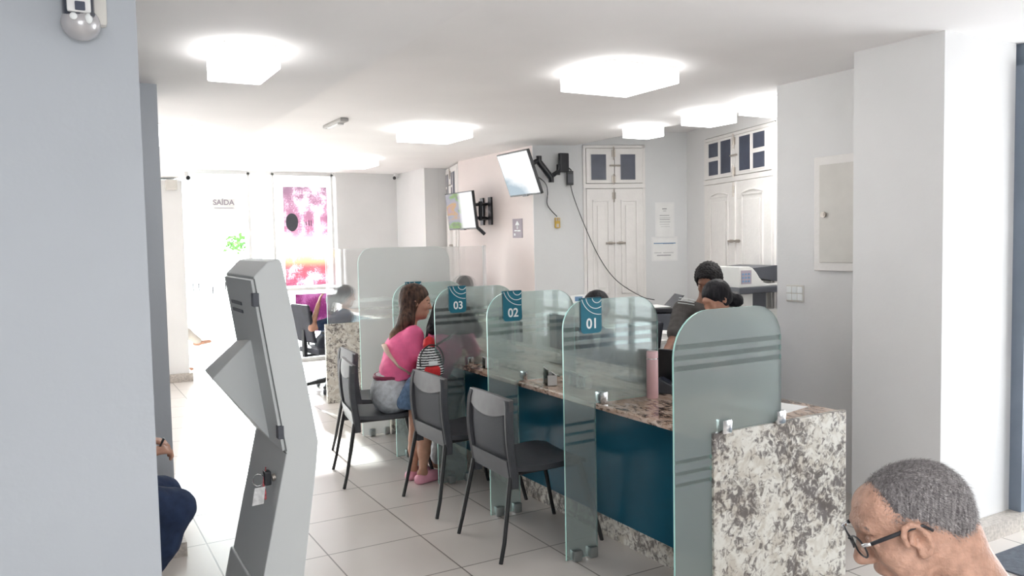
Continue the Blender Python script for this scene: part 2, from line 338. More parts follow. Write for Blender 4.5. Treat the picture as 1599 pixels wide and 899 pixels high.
# ------------------------------------------------------------------ smooth bodies: blended volumes turned into one continuous surface
def cap(a, b, ra, rb=None, k=.02, op='+'): return ('cap', np.array(a,float), np.array(b,float), ra, ra if rb is None else rb, k, op)
def ell(c, r, R=None, k=.02, op='+'):
    return ('ell', np.array(c,float), np.array(r,float), np.eye(3) if R is None else np.array(R,float), 0, k, op)
def cut(p, n): return ('cut', np.array(p,float), np.array(n,float), 0, 0, 0, 'x')   # keeps the side n points away from
def sdf_mesh(name, prims, h, mat, parent=None, bumpy=0, bfreq=60, fuzz=0, world=True):
    lo = np.full(3, 1e9); hi = np.full(3, -1e9)
    for p in prims:
        if p[0]=='cut' or p[6]=='-': continue
        if p[0]=='cap': rr=max(p[3],p[4]); l=np.minimum(p[1],p[2])-rr; u=np.maximum(p[1],p[2])+rr
        else: rr=p[2].max(); l=p[1]-rr; u=p[1]+rr
        lo=np.minimum(lo,l); hi=np.maximum(hi,u)
    lo-=4*h; hi+=4*h; n=np.ceil((hi-lo)/h).astype(int)+1
    F=np.full(n,1.0,np.float32)
    ax=[lo[i]+h*np.arange(n[i]) for i in range(3)]
    for p in prims:
        mg=p[5]+5*h
        if p[0]=='cut':
            X,Y,Z=np.meshgrid(*ax,indexing='ij',sparse=True); d=(X-p[1][0])*p[2][0]+(Y-p[1][1])*p[2][1]+(Z-p[1][2])*p[2][2]
            F=np.maximum(F,d.astype(np.float32)); continue
        if p[0]=='cap': rr=max(p[3],p[4]); l=np.minimum(p[1],p[2])-rr-mg; u=np.maximum(p[1],p[2])+rr+mg
        else: rr=p[2].max(); l=p[1]-rr-mg; u=p[1]+rr+mg
        i0=np.clip(np.floor((l-lo)/h).astype(int),0,n-1); i1=np.clip(np.ceil((u-lo)/h).astype(int)+1,1,n)
        sl=tuple(slice(a,b) for a,b in zip(i0,i1))
        if any(b<=a for a,b in zip(i0,i1)): continue
        X,Y,Z=np.meshgrid(ax[0][sl[0]],ax[1][sl[1]],ax[2][sl[2]],indexing='ij',sparse=True)
        if p[0]=='cap':
            a,b=p[1],p[2]; ba=b-a; L2=max(ba@ba,1e-12)
            px_,py_,pz_=X-a[0],Y-a[1],Z-a[2]; t=np.clip((px_*ba[0]+py_*ba[1]+pz_*ba[2])/L2,0,1)
            d=np.sqrt((px_-t*ba[0])**2+(py_-t*ba[1])**2+(pz_-t*ba[2])**2)-(p[3]+(p[4]-p[3])*t)
        else:
            c,r,R=p[1],p[2],p[3]; q=[R[i][0]*(X-c[0])+R[i][1]*(Y-c[1])+R[i][2]*(Z-c[2]) for i in range(3)]
            k0=np.sqrt(sum((q[i]/r[i])**2 for i in range(3)))+1e-9; k1=np.sqrt(sum((q[i]/r[i]**2)**2 for i in range(3)))+1e-9
            d=k0*(k0-1)/k1
        G=F[sl]; k=p[5]
        if p[6]=='+':
            hh=np.maximum(k-np.abs(G-d),0)/k; F[sl]=np.minimum(G,d)-hh*hh*k*.25
        else:
            d=-d; hh=np.maximum(k-np.abs(G-d),0)/k; F[sl]=np.maximum(G,d)+hh*hh*k*.25
    # surface nets
    S=F<0; nx,ny,nz=F.shape
    cs=np.zeros((nx-1,ny-1,nz-1),np.int8)
    for dx in (0,1):
        for dy in (0,1):
            for dz in (0,1): cs+=S[dx:nx-1+dx,dy:ny-1+dy,dz:nz-1+dz]
    act=np.argwhere((cs>0)&(cs<8)); idx=-np.ones(cs.shape,np.int64); idx[tuple(act.T)]=np.arange(len(act))
    acc=np.zeros((len(act),3)); cnt=np.zeros(len(act))
    crn=[(a,b,c) for a in (0,1) for b in (0,1) for c in (0,1)]
    for i,p in enumerate(crn):
        for q in crn[i+1:]:
            if sum(abs(p[j]-q[j]) for j in range(3))!=1: continue
            fa=F[tuple((act+p).T)]; fb=F[tuple((act+q).T)]; mk=(fa<0)!=(fb<0); t=np.zeros_like(fa); t[mk]=fa[mk]/(fa[mk]-fb[mk])
            acc[mk]+=(np.array(p)+t[:,None]*(np.array(q)-np.array(p)))[mk]; cnt[mk]+=1
    V=lo+h*(act+acc/cnt[:,None])
    Q=[]
    for d in range(3):
        o1,o2=[(1,2),(2,0),(0,1)][d]
        sl0=[slice(None)]*3; sl1=[slice(None)]*3; sl0[d]=slice(0,-1); sl1[d]=slice(1,None)
        ed=np.argwhere(S[tuple(sl0)]!=S[tuple(sl1)]); ok=(ed[:,o1]>0)&(ed[:,o2]>0); ed=ed[ok]
        fl_=S[tuple(ed.T)]
        e1=np.zeros(3,int);e1[o1]=1;e2=np.zeros(3,int);e2[o2]=1
        q=np.stack([idx[tuple((ed-e1-e2).T)],idx[tuple((ed-e2).T)],idx[tuple(ed.T)],idx[tuple((ed-e1).T)]],1)
        q[~fl_]=q[~fl_][:,::-1]; Q.append(q)
    Q=np.concatenate(Q)
    if fuzz or bumpy:
        f1=bfreq; dsp=(np.sin(V[:,0]*f1+V[:,2]*f1*.7)*np.sin(V[:,1]*f1*1.1+1)*np.sin(V[:,2]*f1*.9+2)+.5*np.sin(V[:,0]*f1*2.3+V[:,1]*f1*2.1)*np.sin(V[:,2]*f1*2.6))*bumpy
        rs=np.random.RandomState(3); dsp=dsp+(rs.rand(len(V))-.5)*fuzz
        nrm=np.zeros_like(V); a=V[Q[:,0]];b=V[Q[:,1]];c=V[Q[:,2]];d_=V[Q[:,3]]; fn=np.cross(c-a,d_-b)
        for j in range(4): np.add.at(nrm,Q[:,j],fn)
        nrm/=np.linalg.norm(nrm,axis=1)[:,None]+1e-12; V=V+nrm*dsp[:,None]
    me=bpy.data.meshes.new(name); me.vertices.add(len(V)); me.vertices.foreach_set('co',V.astype(np.float32).ravel())
    me.loops.add(Q.size); me.loops.foreach_set('vertex_index',Q.ravel().astype(np.int32))
    me.polygons.add(len(Q)); me.polygons.foreach_set('loop_start',np.arange(0,Q.size,4,dtype=np.int32))
    me.update(calc_edges=True); me.validate()
    return finish(name, me, mat, parent, smooth=True, world=world)
# ------------------------------------------------------------------ THE SETTING
struct('floor', B().box((-3.2,-3.2,-.1),(7.2,11.35,0)), M['floor'])
g = tag(B().box((-25,11.35,-.12),(30,60,-.02)).build('pavement', M['pave']), kind='structure')
struct('ceiling', B().box((1.33,-3.2,2.62),(4.88,11.35,2.85)), M['ceil'])
struct('ceiling', B().box((-3.2,-3.2,2.45),(1.33,11.35,2.85)), M['ceil'])
struct('ceiling', B().box((4.88,-3.2,2.62),(7.2,3.95,2.85)), M['ceil'])
struct('ceiling', B().box((4.88,3.95,2.76),(7.2,11.35,2.90)), M['ceil'])
# near left wall stub, middle pillar, far pillar
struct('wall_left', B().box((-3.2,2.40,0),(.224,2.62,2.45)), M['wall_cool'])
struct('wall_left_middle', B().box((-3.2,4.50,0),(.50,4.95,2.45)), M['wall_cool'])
struct('wall_left_far', B().box((-.2,10.40,0),(1.385,10.75,2.42)), M['wall'])
struct('wall_left_outer', B().box((-3.3,-3.2,0),(-3.2,11.35,2.62)), M['wall'])
struct('baseboard_left', B().box((-3.2,4.47,0),(.545,4.50,.075)).box((.50,4.50,0),(.545,4.98,.075)), M['base'])
struct('baseboard_far', B().box((-.2,10.36,0),(1.42,10.40,.10)).box((1.385,10.40,0),(1.42,10.75,.10)), M['base'])
# far back wall, its side, recess and the warm side wall
struct('wall_back', B().box((3.50,11.10,0),(4.42,11.35,2.62)).box((4.40,10.08,0),(4.60,11.35,2.62)).box((4.601,10.08,0),(4.74,10.20,2.62)), M['wall'])
struct('wall_right_far', B().box((4.455,7.345,0),(4.62,9.15,2.62)), M['wall_pink'])
# right pillar and wall
struct('wall_right', B().box((4.27,2.99,0),(4.42,3.87,2.62)), M['wall'])
struct('wall_right_pillar', B().box((3.90,2.465,0),(4.53,2.99,2.62)), M['wall'])
struct('wall_right_lobby', B().box((4.56,2.43,0),(5.75,2.60,2.62)), M['post'])
struct('trim_1', B().box((4.53,2.40,0),(4.58,2.60,2.50)), M['post'])
struct('baseboard_right', B().box((3.86,2.37,0),(4.60,2.463,.085)), M['base'])
struct('wall_right_office', B().box((4.42,3.72,0),(5.7,3.87,2.76)), M['wall'])
# rear and side of the waiting lobby behind the camera (with glazing)
struct('wall_rear', B().box((-3.2,-3.2,0),(-1.2,-3.05,2.62)).box((.8,-3.2,0),(5.75,-3.05,2.62)).box((-1.2,-3.2,0),(.8,-3.05,.9)).box((-1.2,-3.2,2.3),(.8,-3.05,2.62)), M['wall'])
b = B()
for x in (-1.2,-.22,.74): b.box((x,-3.16,.9),(x+.06,-3.10,2.3))
b.box((-1.2,-3.16,1.5),(.8,-3.10,1.56))
struct('window_1', b, M['frame_w'])
struct('wall_side', B().box((5.60,-3.2,0),(5.75,-1.02,2.62)).box((5.60,-.18,0),(5.75,.60,2.62)).box((5.60,2.3,0),(5.75,2.43,2.62)).box((5.60,.6,2.35),(5.75,2.3,2.62)).box((5.60,-1.02,1.5),(5.75,-.18,2.62)).box((5.60,-1.02,0),(5.75,-.18,.3)), M['wall'])
b = B()
for y in (.6,1.42,2.24): b.box((5.64,y,0),(5.70,y+.06,2.35))
for z in (.0,2.30): b.box((5.64,.6,z),(5.70,2.3,z+.05))
for y in (-1.02,-.63,-.22): b.box((5.64,y,.3),(5.70,y+.04,1.5))
for z in (.3,.70,1.1,1.46): b.box((5.64,-1.02,z),(5.70,-.18,z+.04))
struct('window_2', b, M['frame_w'])
# entrance glazing
b = B()
for x in (-.15,1.42,2.30,2.62,3.44): b.box((x,11.16,0),(x+.035,11.20,2.60))
b.box((-.15,11.16,2.57),(3.50,11.20,2.62)); b.box((-.15,11.16,0),(1.42,11.22,.05)).box((2.62,11.16,0),(3.50,11.22,.05)); b.box((2.66,11.16,.99),(3.46,11.22,1.03))
struct('window_3', b, M['frame_w'])
pane = struct('window_4', B().box((-.10,11.185,.05),(1.42,11.195,2.57)).box((2.66,11.185,.05),(3.44,11.195,2.57)), M['clear'])
d = thing('entrance_door', 'glass entrance door with white frame and small handles', 'door', (1.47,11.19,0)); d.name = 'door_3'; del d['label']; del d['category']; d['kind'] = 'structure'
B().box((0,-.01,.03),(.83,.01,2.56)).build('door_glass', M['clear'], d)
h = B()
for x, z in ((.10,1.10),(.17,1.10),(.34,1.05),(.50,1.10)): h.tube([(x,-.05,z-.05),(x,-.05,z+.05)], .008, 8); h.box((x-.006,-.05,z-.006),(x+.006,0,z+.006))
h.build('door_handle', M['dark'], d)

# ---- old shuttered doors in the office walls
class Frame2: pass
def leaf_panels(b, x0, x1, z0, z1, arch=False):
    """raised mouldings of one door leaf: frame strips standing 12 mm proud"""
    w_ = .018
    def rect(a0,a1,c0,c1):
        b.box((a0,-.042,c0),(a0+w_,-.03,c1)); b.box((a1-w_,-.042,c0),(a1,-.03,c1)); b.box((a0,-.042,c0),(a1,-.03,c0+w_)); b.box((a0,-.042,c1-w_),(a1,-.03,c1))
        b.box((a0+.05,-.040,c0+.06),(a1-.05,-.03,c1-.06))
    W = x1-x0; m = W*.2
    rect(x0+m, x1-m, z0+1.02, z1-.12); rect(x0+m, x1-m, z0+.12, z0+.92)
    if arch:
        for c in (z1-.12, z0+.92):
            pts = [(x0+m+(W-2*m)*t/8, -.036, c+.03*math.sin(math.pi*t/8)) for t in range(9)]
            b.tube(pts, .009, 6)
def shutter_door(name, origin, ang, width, ztop, zmid, panes, arch):
    d = thing(name, None, None, (origin[0],origin[1],0), ang); d['kind'] = 'structure'
    f = B(); f.box((0,-.02,0),(.03,.05,ztop)).box((width-.03,-.02,0),(width,.05,ztop)).box((0,-.02,ztop-.03),(width,.05,ztop)).box((0,-.025,zmid-.02),(width,.05,zmid+.03))
    f.build('door_frame', M['wood_white'], d, bevel=.003)
    for k in (0,1):
        x0 = .033+k*(width/2-.03); x1 = x0+width/2-.036
        lb = B().box((x0,-.03,.01),(x1,.02,zmid-.025)); leaf_panels(lb, x0, x1, .01, zmid-.025, arch)
        lf = lb.build('door_leaf', M['wood_white'], d, bevel=.002)
        hx = x1-.055 if k == 0 else x0+.055
        B().tube([(hx-.05,-.048,1.575),(hx+.05,-.048,1.575)], .010, 8).box((hx-.02,-.05,1.56),(hx+.02,-.03,1.59)).build('slide_bolt', M['brass'], lf)
        tb = B().box((x0,-.03,zmid+.035),(x1,.02,ztop-.035)); tl = tb.build('transom_leaf', M['wood_white'], d, bevel=.003)
        for (a,c,e,g_) in panes[k]:
            B().box((a,-.034,c),(e,-.029,g_)).build('dark_pane', M['film'], tl)
            fr = B(); t_=.008
            fr.box((a-t_,-.036,c-t_),(e+t_,-.03,c)).box((a-t_,-.036,g_),(e+t_,-.03,g_+t_)).box((a-t_,-.036,c),(a,-.03,g_)).box((e,-.036,c),(e+t_,-.03,g_))
            fr.build('glazing_bead', M['wood_white'], tl)
    xm = width/2
    for z0, z1 in ((ztop-.16,ztop-.02),(zmid+.02,zmid+.13),(zmid-.17,zmid-.03)):
        B().tube([(xm-.012,-.045,z0),(xm-.012,-.045,z1)], .007, 8).box((xm-.03,-.045,(z0+z1)/2-.035),(xm+.008,-.032,(z0+z1)/2+.035)).build('bolt', M['brass'], d)
    B().tube([(xm-.06,-.05,(zmid+ztop)/2),(xm+.06,-.05,(zmid+ztop)/2)], .009, 8).build('cross_bolt', M['brass'], d)
    B().box((xm-.012,-.045,.02),(xm+.012,-.03,zmid-.03)).build('astragal', M['wood_white'], d)
    return d
A1 = math.radians(-20); P0 = Vector((4.45,7.34,0)); D1 = Vector((math.cos(A1),math.sin(A1),0))
def wallbox(b, s0, s1, z0, z1, th=.15):   # wall laid along D1 behind its face
    n = Vector((-D1.y,D1.x,0)); a = P0+D1*s0; c = P0+D1*s1
    b.hexa([(a.x,a.y,z0),(c.x,c.y,z0),(c.x+n.x*th,c.y+n.y*th,z0),(a.x+n.x*th,a.y+n.y*th,z0),(a.x,a.y,z1),(c.x,c.y,z1),(c.x+n.x*th,c.y+n.y*th,z1),(a.x+n.x*th,a.y+n.y*th,z1)]); return b
b = B(); wallbox(b, 0, .54, 0, 2.76); wallbox(b, 1.23, 1.88, 0, 2.76); wallbox(b, .54, 1.23, 2.625, 2.76)
struct('wall_office_back', b, M['wall_grey'])
A1d = A1
shutter_door('door_1', P0+D1*.54, A1, .69, 2.62, 2.18, [[(.085,2.25,.25,2.52)],[(.41,2.25,.575,2.52)]], False)
A2 = math.radians(-106); C2 = P0+D1*1.712; D2 = Vector((math.cos(A2),math.sin(A2),0))
def wallbox2(b, s0, s1, z0, z1, th=.15):
    n = Vector((-D2.y,D2.x,0)); a = C2+D2*s0; c = C2+D2*s1
    b.hexa([(a.x,a.y,z0),(c.x,c.y,z0),(c.x+n.x*th,c.y+n.y*th,z0),(a.x+n.x*th,a.y+n.y*th,z0),(a.x,a.y,z1),(c.x,c.y,z1),(c.x+n.x*th,c.y+n.y*th,z1),(a.x+n.x*th,a.y+n.y*th,z1)]); return b
b = B(); wallbox2(b, 0, .44, 0, 2.78); wallbox2(b, 1.76, 3.1, 0, 2.78); wallbox2(b, .44, 1.76, 2.63, 2.78)
struct('wall_office_side', b, M['wall'])
W2 = 1.32
shutter_door('door_2', C2+D2*.44, A2, W2, 2.62, 2.17, [[(.13,2.42,.33,2.56),(.13,2.24,.33,2.38),(.38,2.24,.58,2.56)],[(.74,2.24,.94,2.56),(.99,2.42,1.19,2.56),(.99,2.24,1.19,2.38)]], True)
# small far shutter seen past the warm wall
shutter_door('door_4', Vector((4.73,10.06,0)), math.radians(-106), .95, 2.60, 2.12, [[(.09,2.36,.17,2.52),(.09,2.20,.17,2.33),(.20,2.20,.30,2.52)],[(.5,2.36,.6,2.52),(.5,2.20,.6,2.33),(.64,2.2,.8,2.52)]], True)
struct('wall_far_recess', B().box((4.79,7.3,0),(5.0,11.3,2.76)), M['wall'])
struct('wall_office_outer', B().box((7.1,3.7,0),(7.2,11.3,2.9)).box((5.0,11.2,0),(7.2,11.35,2.9)), M['wall'])

# ---- ceiling lamps
def ceiling_lamp(x0,y0,x1,y1,zc,label):
    t = thing('ceiling_lamp', label, 'ceiling lamp', ((x0+x1)/2,(y0+y1)/2,zc), group='box lamps on the ceiling')
    hx=(x1-x0)/2; hy=(y1-y0)/2
    B().box((-hx+.012,-hy+.012,-.018),(hx-.012,hy-.012,0)).build('base_plate', M['lampbase'], t)
    B().box((-hx,-hy,-.10),(hx,hy,-.012)).build('diffuser', M['lamp'], t, bevel=.006)
ceiling_lamp(2.74,3.67,3.24,4.18,2.62,'square white lit box lamp nearest above the granite counter')
ceiling_lamp(2.72,6.30,3.22,6.83,2.62,'square lit box lamp on the ceiling left of the wall screens')
ceiling_lamp(2.86,8.95,3.34,9.45,2.62,'washed-out lit box lamp farthest back, before the street entrance')
ceiling_lamp(.63,3.42,.86,3.80,2.45,'glaring lit box lamp on the lower ceiling above the kiosk')
ceiling_lamp(.60,5.85,.88,6.36,2.45,'lit box lamp half hidden by the grey pillar at left')
ceiling_lamp(4.50,5.62,4.78,5.86,2.62,'small lit box lamp left of the paired office lamps')
ceiling_lamp(4.46,4.74,4.78,5.04,2.62,'lit box lamp on the office ceiling edge, left one of a pair')
ceiling_lamp(4.50,4.10,4.84,4.45,2.62,'lit box lamp cut off by the right wall, right one of a pair')
t = thing('emergency_light', 'slim grey emergency light bar on the ceiling, left of the square lamp', 'emergency light', (2.06,6.5,2.62))
B().box((-.035,-.24,-.03),(.035,.24,0)).build('body', M['lampbase'], t, bevel=.008)
B().box((-.028,-.14,-.042),(.028,.14,-.028)).build('lens', M['frame_w'], t, bevel=.006)
# ---- cctv cameras
def cctv(loc, d, label):
    t = thing('security_camera', label, 'security camera', loc)
    B().tube([(0,0,0),(0,0,-.04)], .025, 12).build('mount', M['frame_w'], t, smooth=True, angle=40)
    D = Vector(d).normalized(); c = Vector((0,0,-.06))
    B().tube([c-D*.05, c+D*.05], .028, 14).build('housing', M['frame_w'], t, smooth=True, angle=40)
    B().tube([c+D*.048, c+D*.056], .024, 14).build('lens', M['black'], t, smooth=True, angle=40)
cctv((1.32,9.55,2.45), (.3,-1,-.2), 'small dark camera on the ceiling over the entrance glare')
cctv((4.33,10.95,2.62), (-.8,-1,-.3), 'small camera in the far corner of the ceiling')

# ---- motion sensor on the near left wall
t = thing('motion_sensor', 'dark glossy sensor with silver bulb below, high on the near left wall', 'sensor', (.090,2.40,2.197))
B().box((-.030,-.035,.0),(.062,0,.20),0,.010).build('housing', M['beige'], t, smooth=True, angle=40)
b=B(); b.tube([(-.004,-.040,.20),(-.004,-.040,.012)], .037, 28); b.build('dark_visor', pmat('glossy_dark_visor',(.03,.035,.055),.15,coat=.5), t, smooth=True, angle=50)
B().box((-.031,-.083,.016),(.023,-.070,.060),0,.006).build('silver_face', M['frame_w'], t, smooth=True, angle=40)
B().box((-.013,-.087,.020),(.010,-.082,.042)).build('window', M['film'], t, bevel=.002)
B().tube([(-.004,-.078,.075),(-.004,-.086,.075)], .026, 28).build('lens_ring', M['dark'], t, smooth=True, angle=40)
b=B(); b.ell((0,-.038,-.002),(.046,.042,.043),28); b.build('bulb', pmat('silvered_bulb',(.50,.49,.50),.22,metal=.35), t, smooth=True)
B().ell((-.017,-.078,.006),(.009,.006,.009),14).build('led', M['white'], t, smooth=True)
B().ell((.017,-.076,.004),(.009,.006,.013),14).build('led', M['white'], t, smooth=True)
B().tube([(.026,-.072,.014),(.026,-.080,.014)], .006, 10).build('screw', M['dark'], t)

# ---- wall fittings
t = thing('electrical_panel', 'white painted electrical panel door on the right wall', 'electrical panel', (4.27,3.33,1.39))
B().box((-.025,-.23,0),(0,.217,.72)).build('box_frame', M['wood_white'], t, bevel=.006)
B().box((-.034,-.19,.054),(-.024,.168,.668)).build('panel_door', M['beige'], t, bevel=.003)
B().tube([(-.034,.128,.355),(-.05,.128,.355)], .018, 12).box((-.046,.118,.345),(-.052,.138,.365)).build('latch', M['brass'], t)
t = thing('switch_plate', 'white wall plate with switches below the electrical panel', 'switch', (4.27,3.713,1.235))
B().box((-.010,-.072,-.056),(0,.072,.056)).build('plate', M['beige'], t, bevel=.004)
for y in (-.045,0,.045):
    for z in (-.024,.024): B().box((-.015,y-.019,z-.021),(-.009,y+.019,z+.021)).build('rocker', M['white'], t, bevel=.002)
def on_wall(s, z, off=0): p = P0+D1*s+Vector((D1.y,-D1.x,0))*off; return (p.x,p.y,z)
def notice(s, z, w_, h_, label, rows, blocks, bar):
    t = thing('notice', label, 'notice', on_wall(s,z), A1)
    B().box((-w_/2,-.004,-h_/2),(w_/2,-.0016,h_/2)).build('sheet', M['paper'], t)
    B().box((-w_/2-.015,-.0015,-h_/2-.015),(w_/2+.015,-.0002,h_/2+.015)).build('plastic_sleeve', M['frame_w'], t)
    b=B()
    for (x0,x1,zz,th) in rows: b.box((x0,-.0052,zz),(x1,-.004,zz+th))
    b.build('print', M['ink'], t)
    if bar: b=B().box((-w_/2+.01,-.0052,bar),(w_/2-.01,-.004,bar+.010)); b.build('blue_bar', M['inkblue'], t)
notice(1.455,1.81,.19,.36,'tall white notice with small text, upper of two on the office wall',[(-.03,.02,.12,.008),(-.02,.015,.10,.004),(-.06,.05,.05,.005),(-.06,.06,.025,.003),(-.06,.055,.005,.005),(-.06,.06,-.02,.004),(-.06,.05,-.045,.003),(-.05,.055,-.07,.002)],[],0)
notice(1.45,1.50,.27,.235,'wide white notice with blue line, lower of two on the office wall',[(-.12,-.04,-.045,.004),(-.02,.10,-.045,.004),(-.09,.07,-.075,.008),(-.02,.10,.052,.004)],[],.055)
t = thing('wall_sign', 'small mauve sign plate with white icon on the warm wall under the screens', 'sign', (4.455,7.69,1.755))
B().box((-.006,-.105,-.105),(0,.105,.105)).build('plate', M['mauve'], t)
b=B(); b.prism([(-.045,.035),(.045,.035),(.02,.065),(0,.082),(-.02,.065)], lambda a,c,d:(d,a,c), -.0075,-.006); b.box((-.0075,-.008,-.01),(-.006,.008,.03)); b.box((-.0075,-.018,.0),(-.006,.018,.006))
b.box((-.0075,-.065,-.035),(-.006,-.005,-.02)).box((-.0075,.005,-.032),(-.006,.065,-.019)).box((-.0075,.045,-.08),(-.006,.075,-.055)); b.build('icon', M['white'], t)
t = thing('junction_box', 'small yellow junction box on the grey office wall at the cable end', 'junction box', on_wall(.253,1.80), A1)
B().box((-.028,-.025,-.055),(.028,0,.055)).build('body', M['yellow'], t, bevel=.004)
for q in ((-.02,.02,-.006,.05),(.006,.02,.02,.05),(-.014,-.045,.014,-.01)): B().box((q[0],-.028,q[1]),(q[2],-.024,q[3])).build('terminal', M['brass'], t)
# ---- speaker box on the far pillar
t = tag(B().box((1.20,10.28,2.30),(1.32,10.398,2.42)).build('wall_speaker', M['beige'], bevel=.01), 'small beige box high on the far left pillar', 'speaker')

# ---- entrance sign, window posters, plants outside
t = thing('exit_sign', 'pale exit sign with faint grey letters hanging in the entrance glare', 'sign', (1.98,11.10,2.175))
B().box((-.145,-.004,-.075),(.145,.004,.075)).build('plate', M['paper'], t)
text_mesh('lettering', 'SAÍDA', .095, M['mauve'], t, (0,-.0062,.018), (1,0,0), (0,0,1), bold=.002)
B().box((-.12,-.007,-.055),(.12,-.005,-.048)).build('rule', M['mauve'], t)
for x in (-.13,.13): B().tube([(x,0,.07),(x,.08,.07)], .003, 6).build('bracket', M['frame_w'], t)
def poster_mat(name, top, mid, zlo, zhi, stops, tower=False):
    m, nt, out = new_mat(name); tc = N(nt,'ShaderNodeTexCoord'); sp = N(nt,'ShaderNodeSeparateXYZ'); nt.links.new(tc.outputs['Object'], sp.inputs[0])
    nz = N(nt,'ShaderNodeTexNoise', i_Scale=55.0, i_Detail=6.0, i_Roughness=.75); nt.links.new(tc.outputs['Object'], nz.inputs['Vector'])
    n2 = N(nt,'ShaderNodeTexNoise', i_Scale=5.0, i_Detail=3.0); nt.links.new(tc.outputs['Object'], n2.inputs['Vector'])
    mr = N(nt,'ShaderNodeMapRange'); mr.inputs['From Min'].default_value = zlo; mr.inputs['From Max'].default_value = zhi; nt.links.new(sp.outputs['Z'], mr.inputs['Value'])
    base = ramp(nt, mr.outputs[0], stops)
    ad = N(nt,'ShaderNodeMath', operation='MULTIPLY_ADD'); nt.links.new(nz.outputs[0], ad.inputs[0]); ad.inputs[1].default_value = 1.0; nt.links.new(n2.outputs[0], ad.inputs[2]); ad2 = N(nt,'ShaderNodeMath', operation='MULTIPLY'); nt.links.new(ad.outputs[0], ad2.inputs[0]); ad2.inputs[1].default_value = .5; ad = ad2
    wt = ramp(nt, ad.outputs[0], [(.49,(0,0,0)),(.56,(1,1,1))]); 
    mx = N(nt,'ShaderNodeMix', data_type='RGBA'); nt.links.new(wt, mx.inputs[0]); nt.links.new(base, mx.inputs[6]); mx.inputs[7].default_value = (top[0],top[1],top[2],1)
    if tower:
        def rng(sock, a, c_): q = N(nt,'ShaderNodeMath', operation='COMPARE'); nt.links.new(sock, q.inputs[0]); q.inputs[1].default_value=(a+c_)/2; q.inputs[2].default_value=(c_-a)/2; return q.outputs[0]
        ml=None
        for (xa,xb,za,zb) in ((.42,.50,.36,1.0),(.40,.52,.36,.72)):
            q=N(nt,'ShaderNodeMath', operation='MULTIPLY'); nt.links.new(rng(sp.outputs['X'],xa,xb),q.inputs[0]); nt.links.new(rng(sp.outputs['Z'],za,zb),q.inputs[1])
            if ml is None: ml=q.outputs[0]
            else:
                w2=N(nt,'ShaderNodeMath', operation='MAXIMUM'); nt.links.new(ml,w2.inputs[0]); nt.links.new(q.outputs[0],w2.inputs[1]); ml=w2.outputs[0]
        m9=N(nt,'ShaderNodeMix', data_type='RGBA'); nt.links.new(ml,m9.inputs[0]); nt.links.new(mx.outputs[2],m9.inputs[6]); m9.inputs[7].default_value=(.85,.80,.82,1); mx=m9
    tl = N(nt,'ShaderNodeBsdfTranslucent'); nt.links.new(mx.outputs[2], tl.inputs[0]); nt.links.new(tl.outputs[0], out.inputs[0]); return m
PM = poster_mat('pink_garden_print', (.62,.52,.56), None, 0, 1.36, [(0,(.34,.16,.22)),(.18,(.40,.19,.21)),(.3,(.62,.54,.34)),(.42,(.6,.5,.5)),(.55,(.36,.22,.28)),(1,(.28,.21,.25))], True)
t = thing('window_poster', 'tall pink printed film with grey oval on the entrance glass', 'poster', (2.765,11.14,1.06))
B().box((0,0,0),(.61,.006,1.36)).build('print', PM, t)
bb=B(); bb.prism([(.11+.085*math.cos(a),.88+.115*math.sin(a)*(1 if math.sin(a)>0 else 1.15)) for a in [2*math.pi*k/24 for k in range(24)]], lambda a,c,d:(a,d,c), -.006,0); bb.build('grey_oval', M['dark'], t)
B().box((.34,-.003,.82),(.35,0,.90)).box((.37,-.003,.82),(.38,0,.90)).box((.30,-.003,.83),(.31,0,.88)).build('dark_marks', M['dark'], t)
t = thing('window_poster', 'small purple pink printed film below the tall pink one', 'poster', (2.885,11.14,.41))
B().box((0,0,0),(.49,.006,.53)).build('print', poster_mat('purple_print', (.32,.18,.28), None, 0, .53, [(0,(.15,.06,.13)),(.5,(.18,.07,.15)),(1,(.22,.08,.16))]), t)
bb=B(); bb.prism([(.12,.14),(.30,.14),(.28,.22),(.24,.24),(.215,.33),(.20,.24),(.15,.22)], lambda a,c,d:(a,d,c), -.003,0); bb.build('pale_bell', poster_mat('pale_pink_print',(.5,.30,.42),None,0,1,[(0,(.45,.25,.36)),(1,(.5,.4,.45))]), t)
def shrub(x,y,z,r,n,label,seed):
    rs=random.Random(seed); t = thing('shrub', label, 'plant', (x,y,-.02), group=None)
    B().tube([(0,0,0),(.02,0,z-.02)], [.03,.015], 8).build('stem', M['base'], t)
    b=B()
    for i in range(n):
        a=rs.uniform(0,6.28); e=rs.uniform(-1,1); rr=r*rs.uniform(.3,1)
        p=Vector((rr*math.cos(a)*math.cos(e),rr*math.sin(a)*math.cos(e),z+rr*math.sin(e)))
        d=Vector((rs.uniform(-1,1),rs.uniform(-1,1),rs.uniform(-.6,1))).normalized(); s_=d.cross(Vector((.3,.8,.1))).normalized(); L=rs.uniform(.06,.11); ww=L*.3
        b._add([p,p+d*L*.5+s_*ww,p+d*L,p+d*L*.5-s_*ww],[(0,1,2,3)])
    tag(b.build('foliage', M['leaf'], t), kind='stuff')
shrub(2.55,13.5,1.66,.17,70,'faint green shrub seen through the entrance glass beside the door',1)
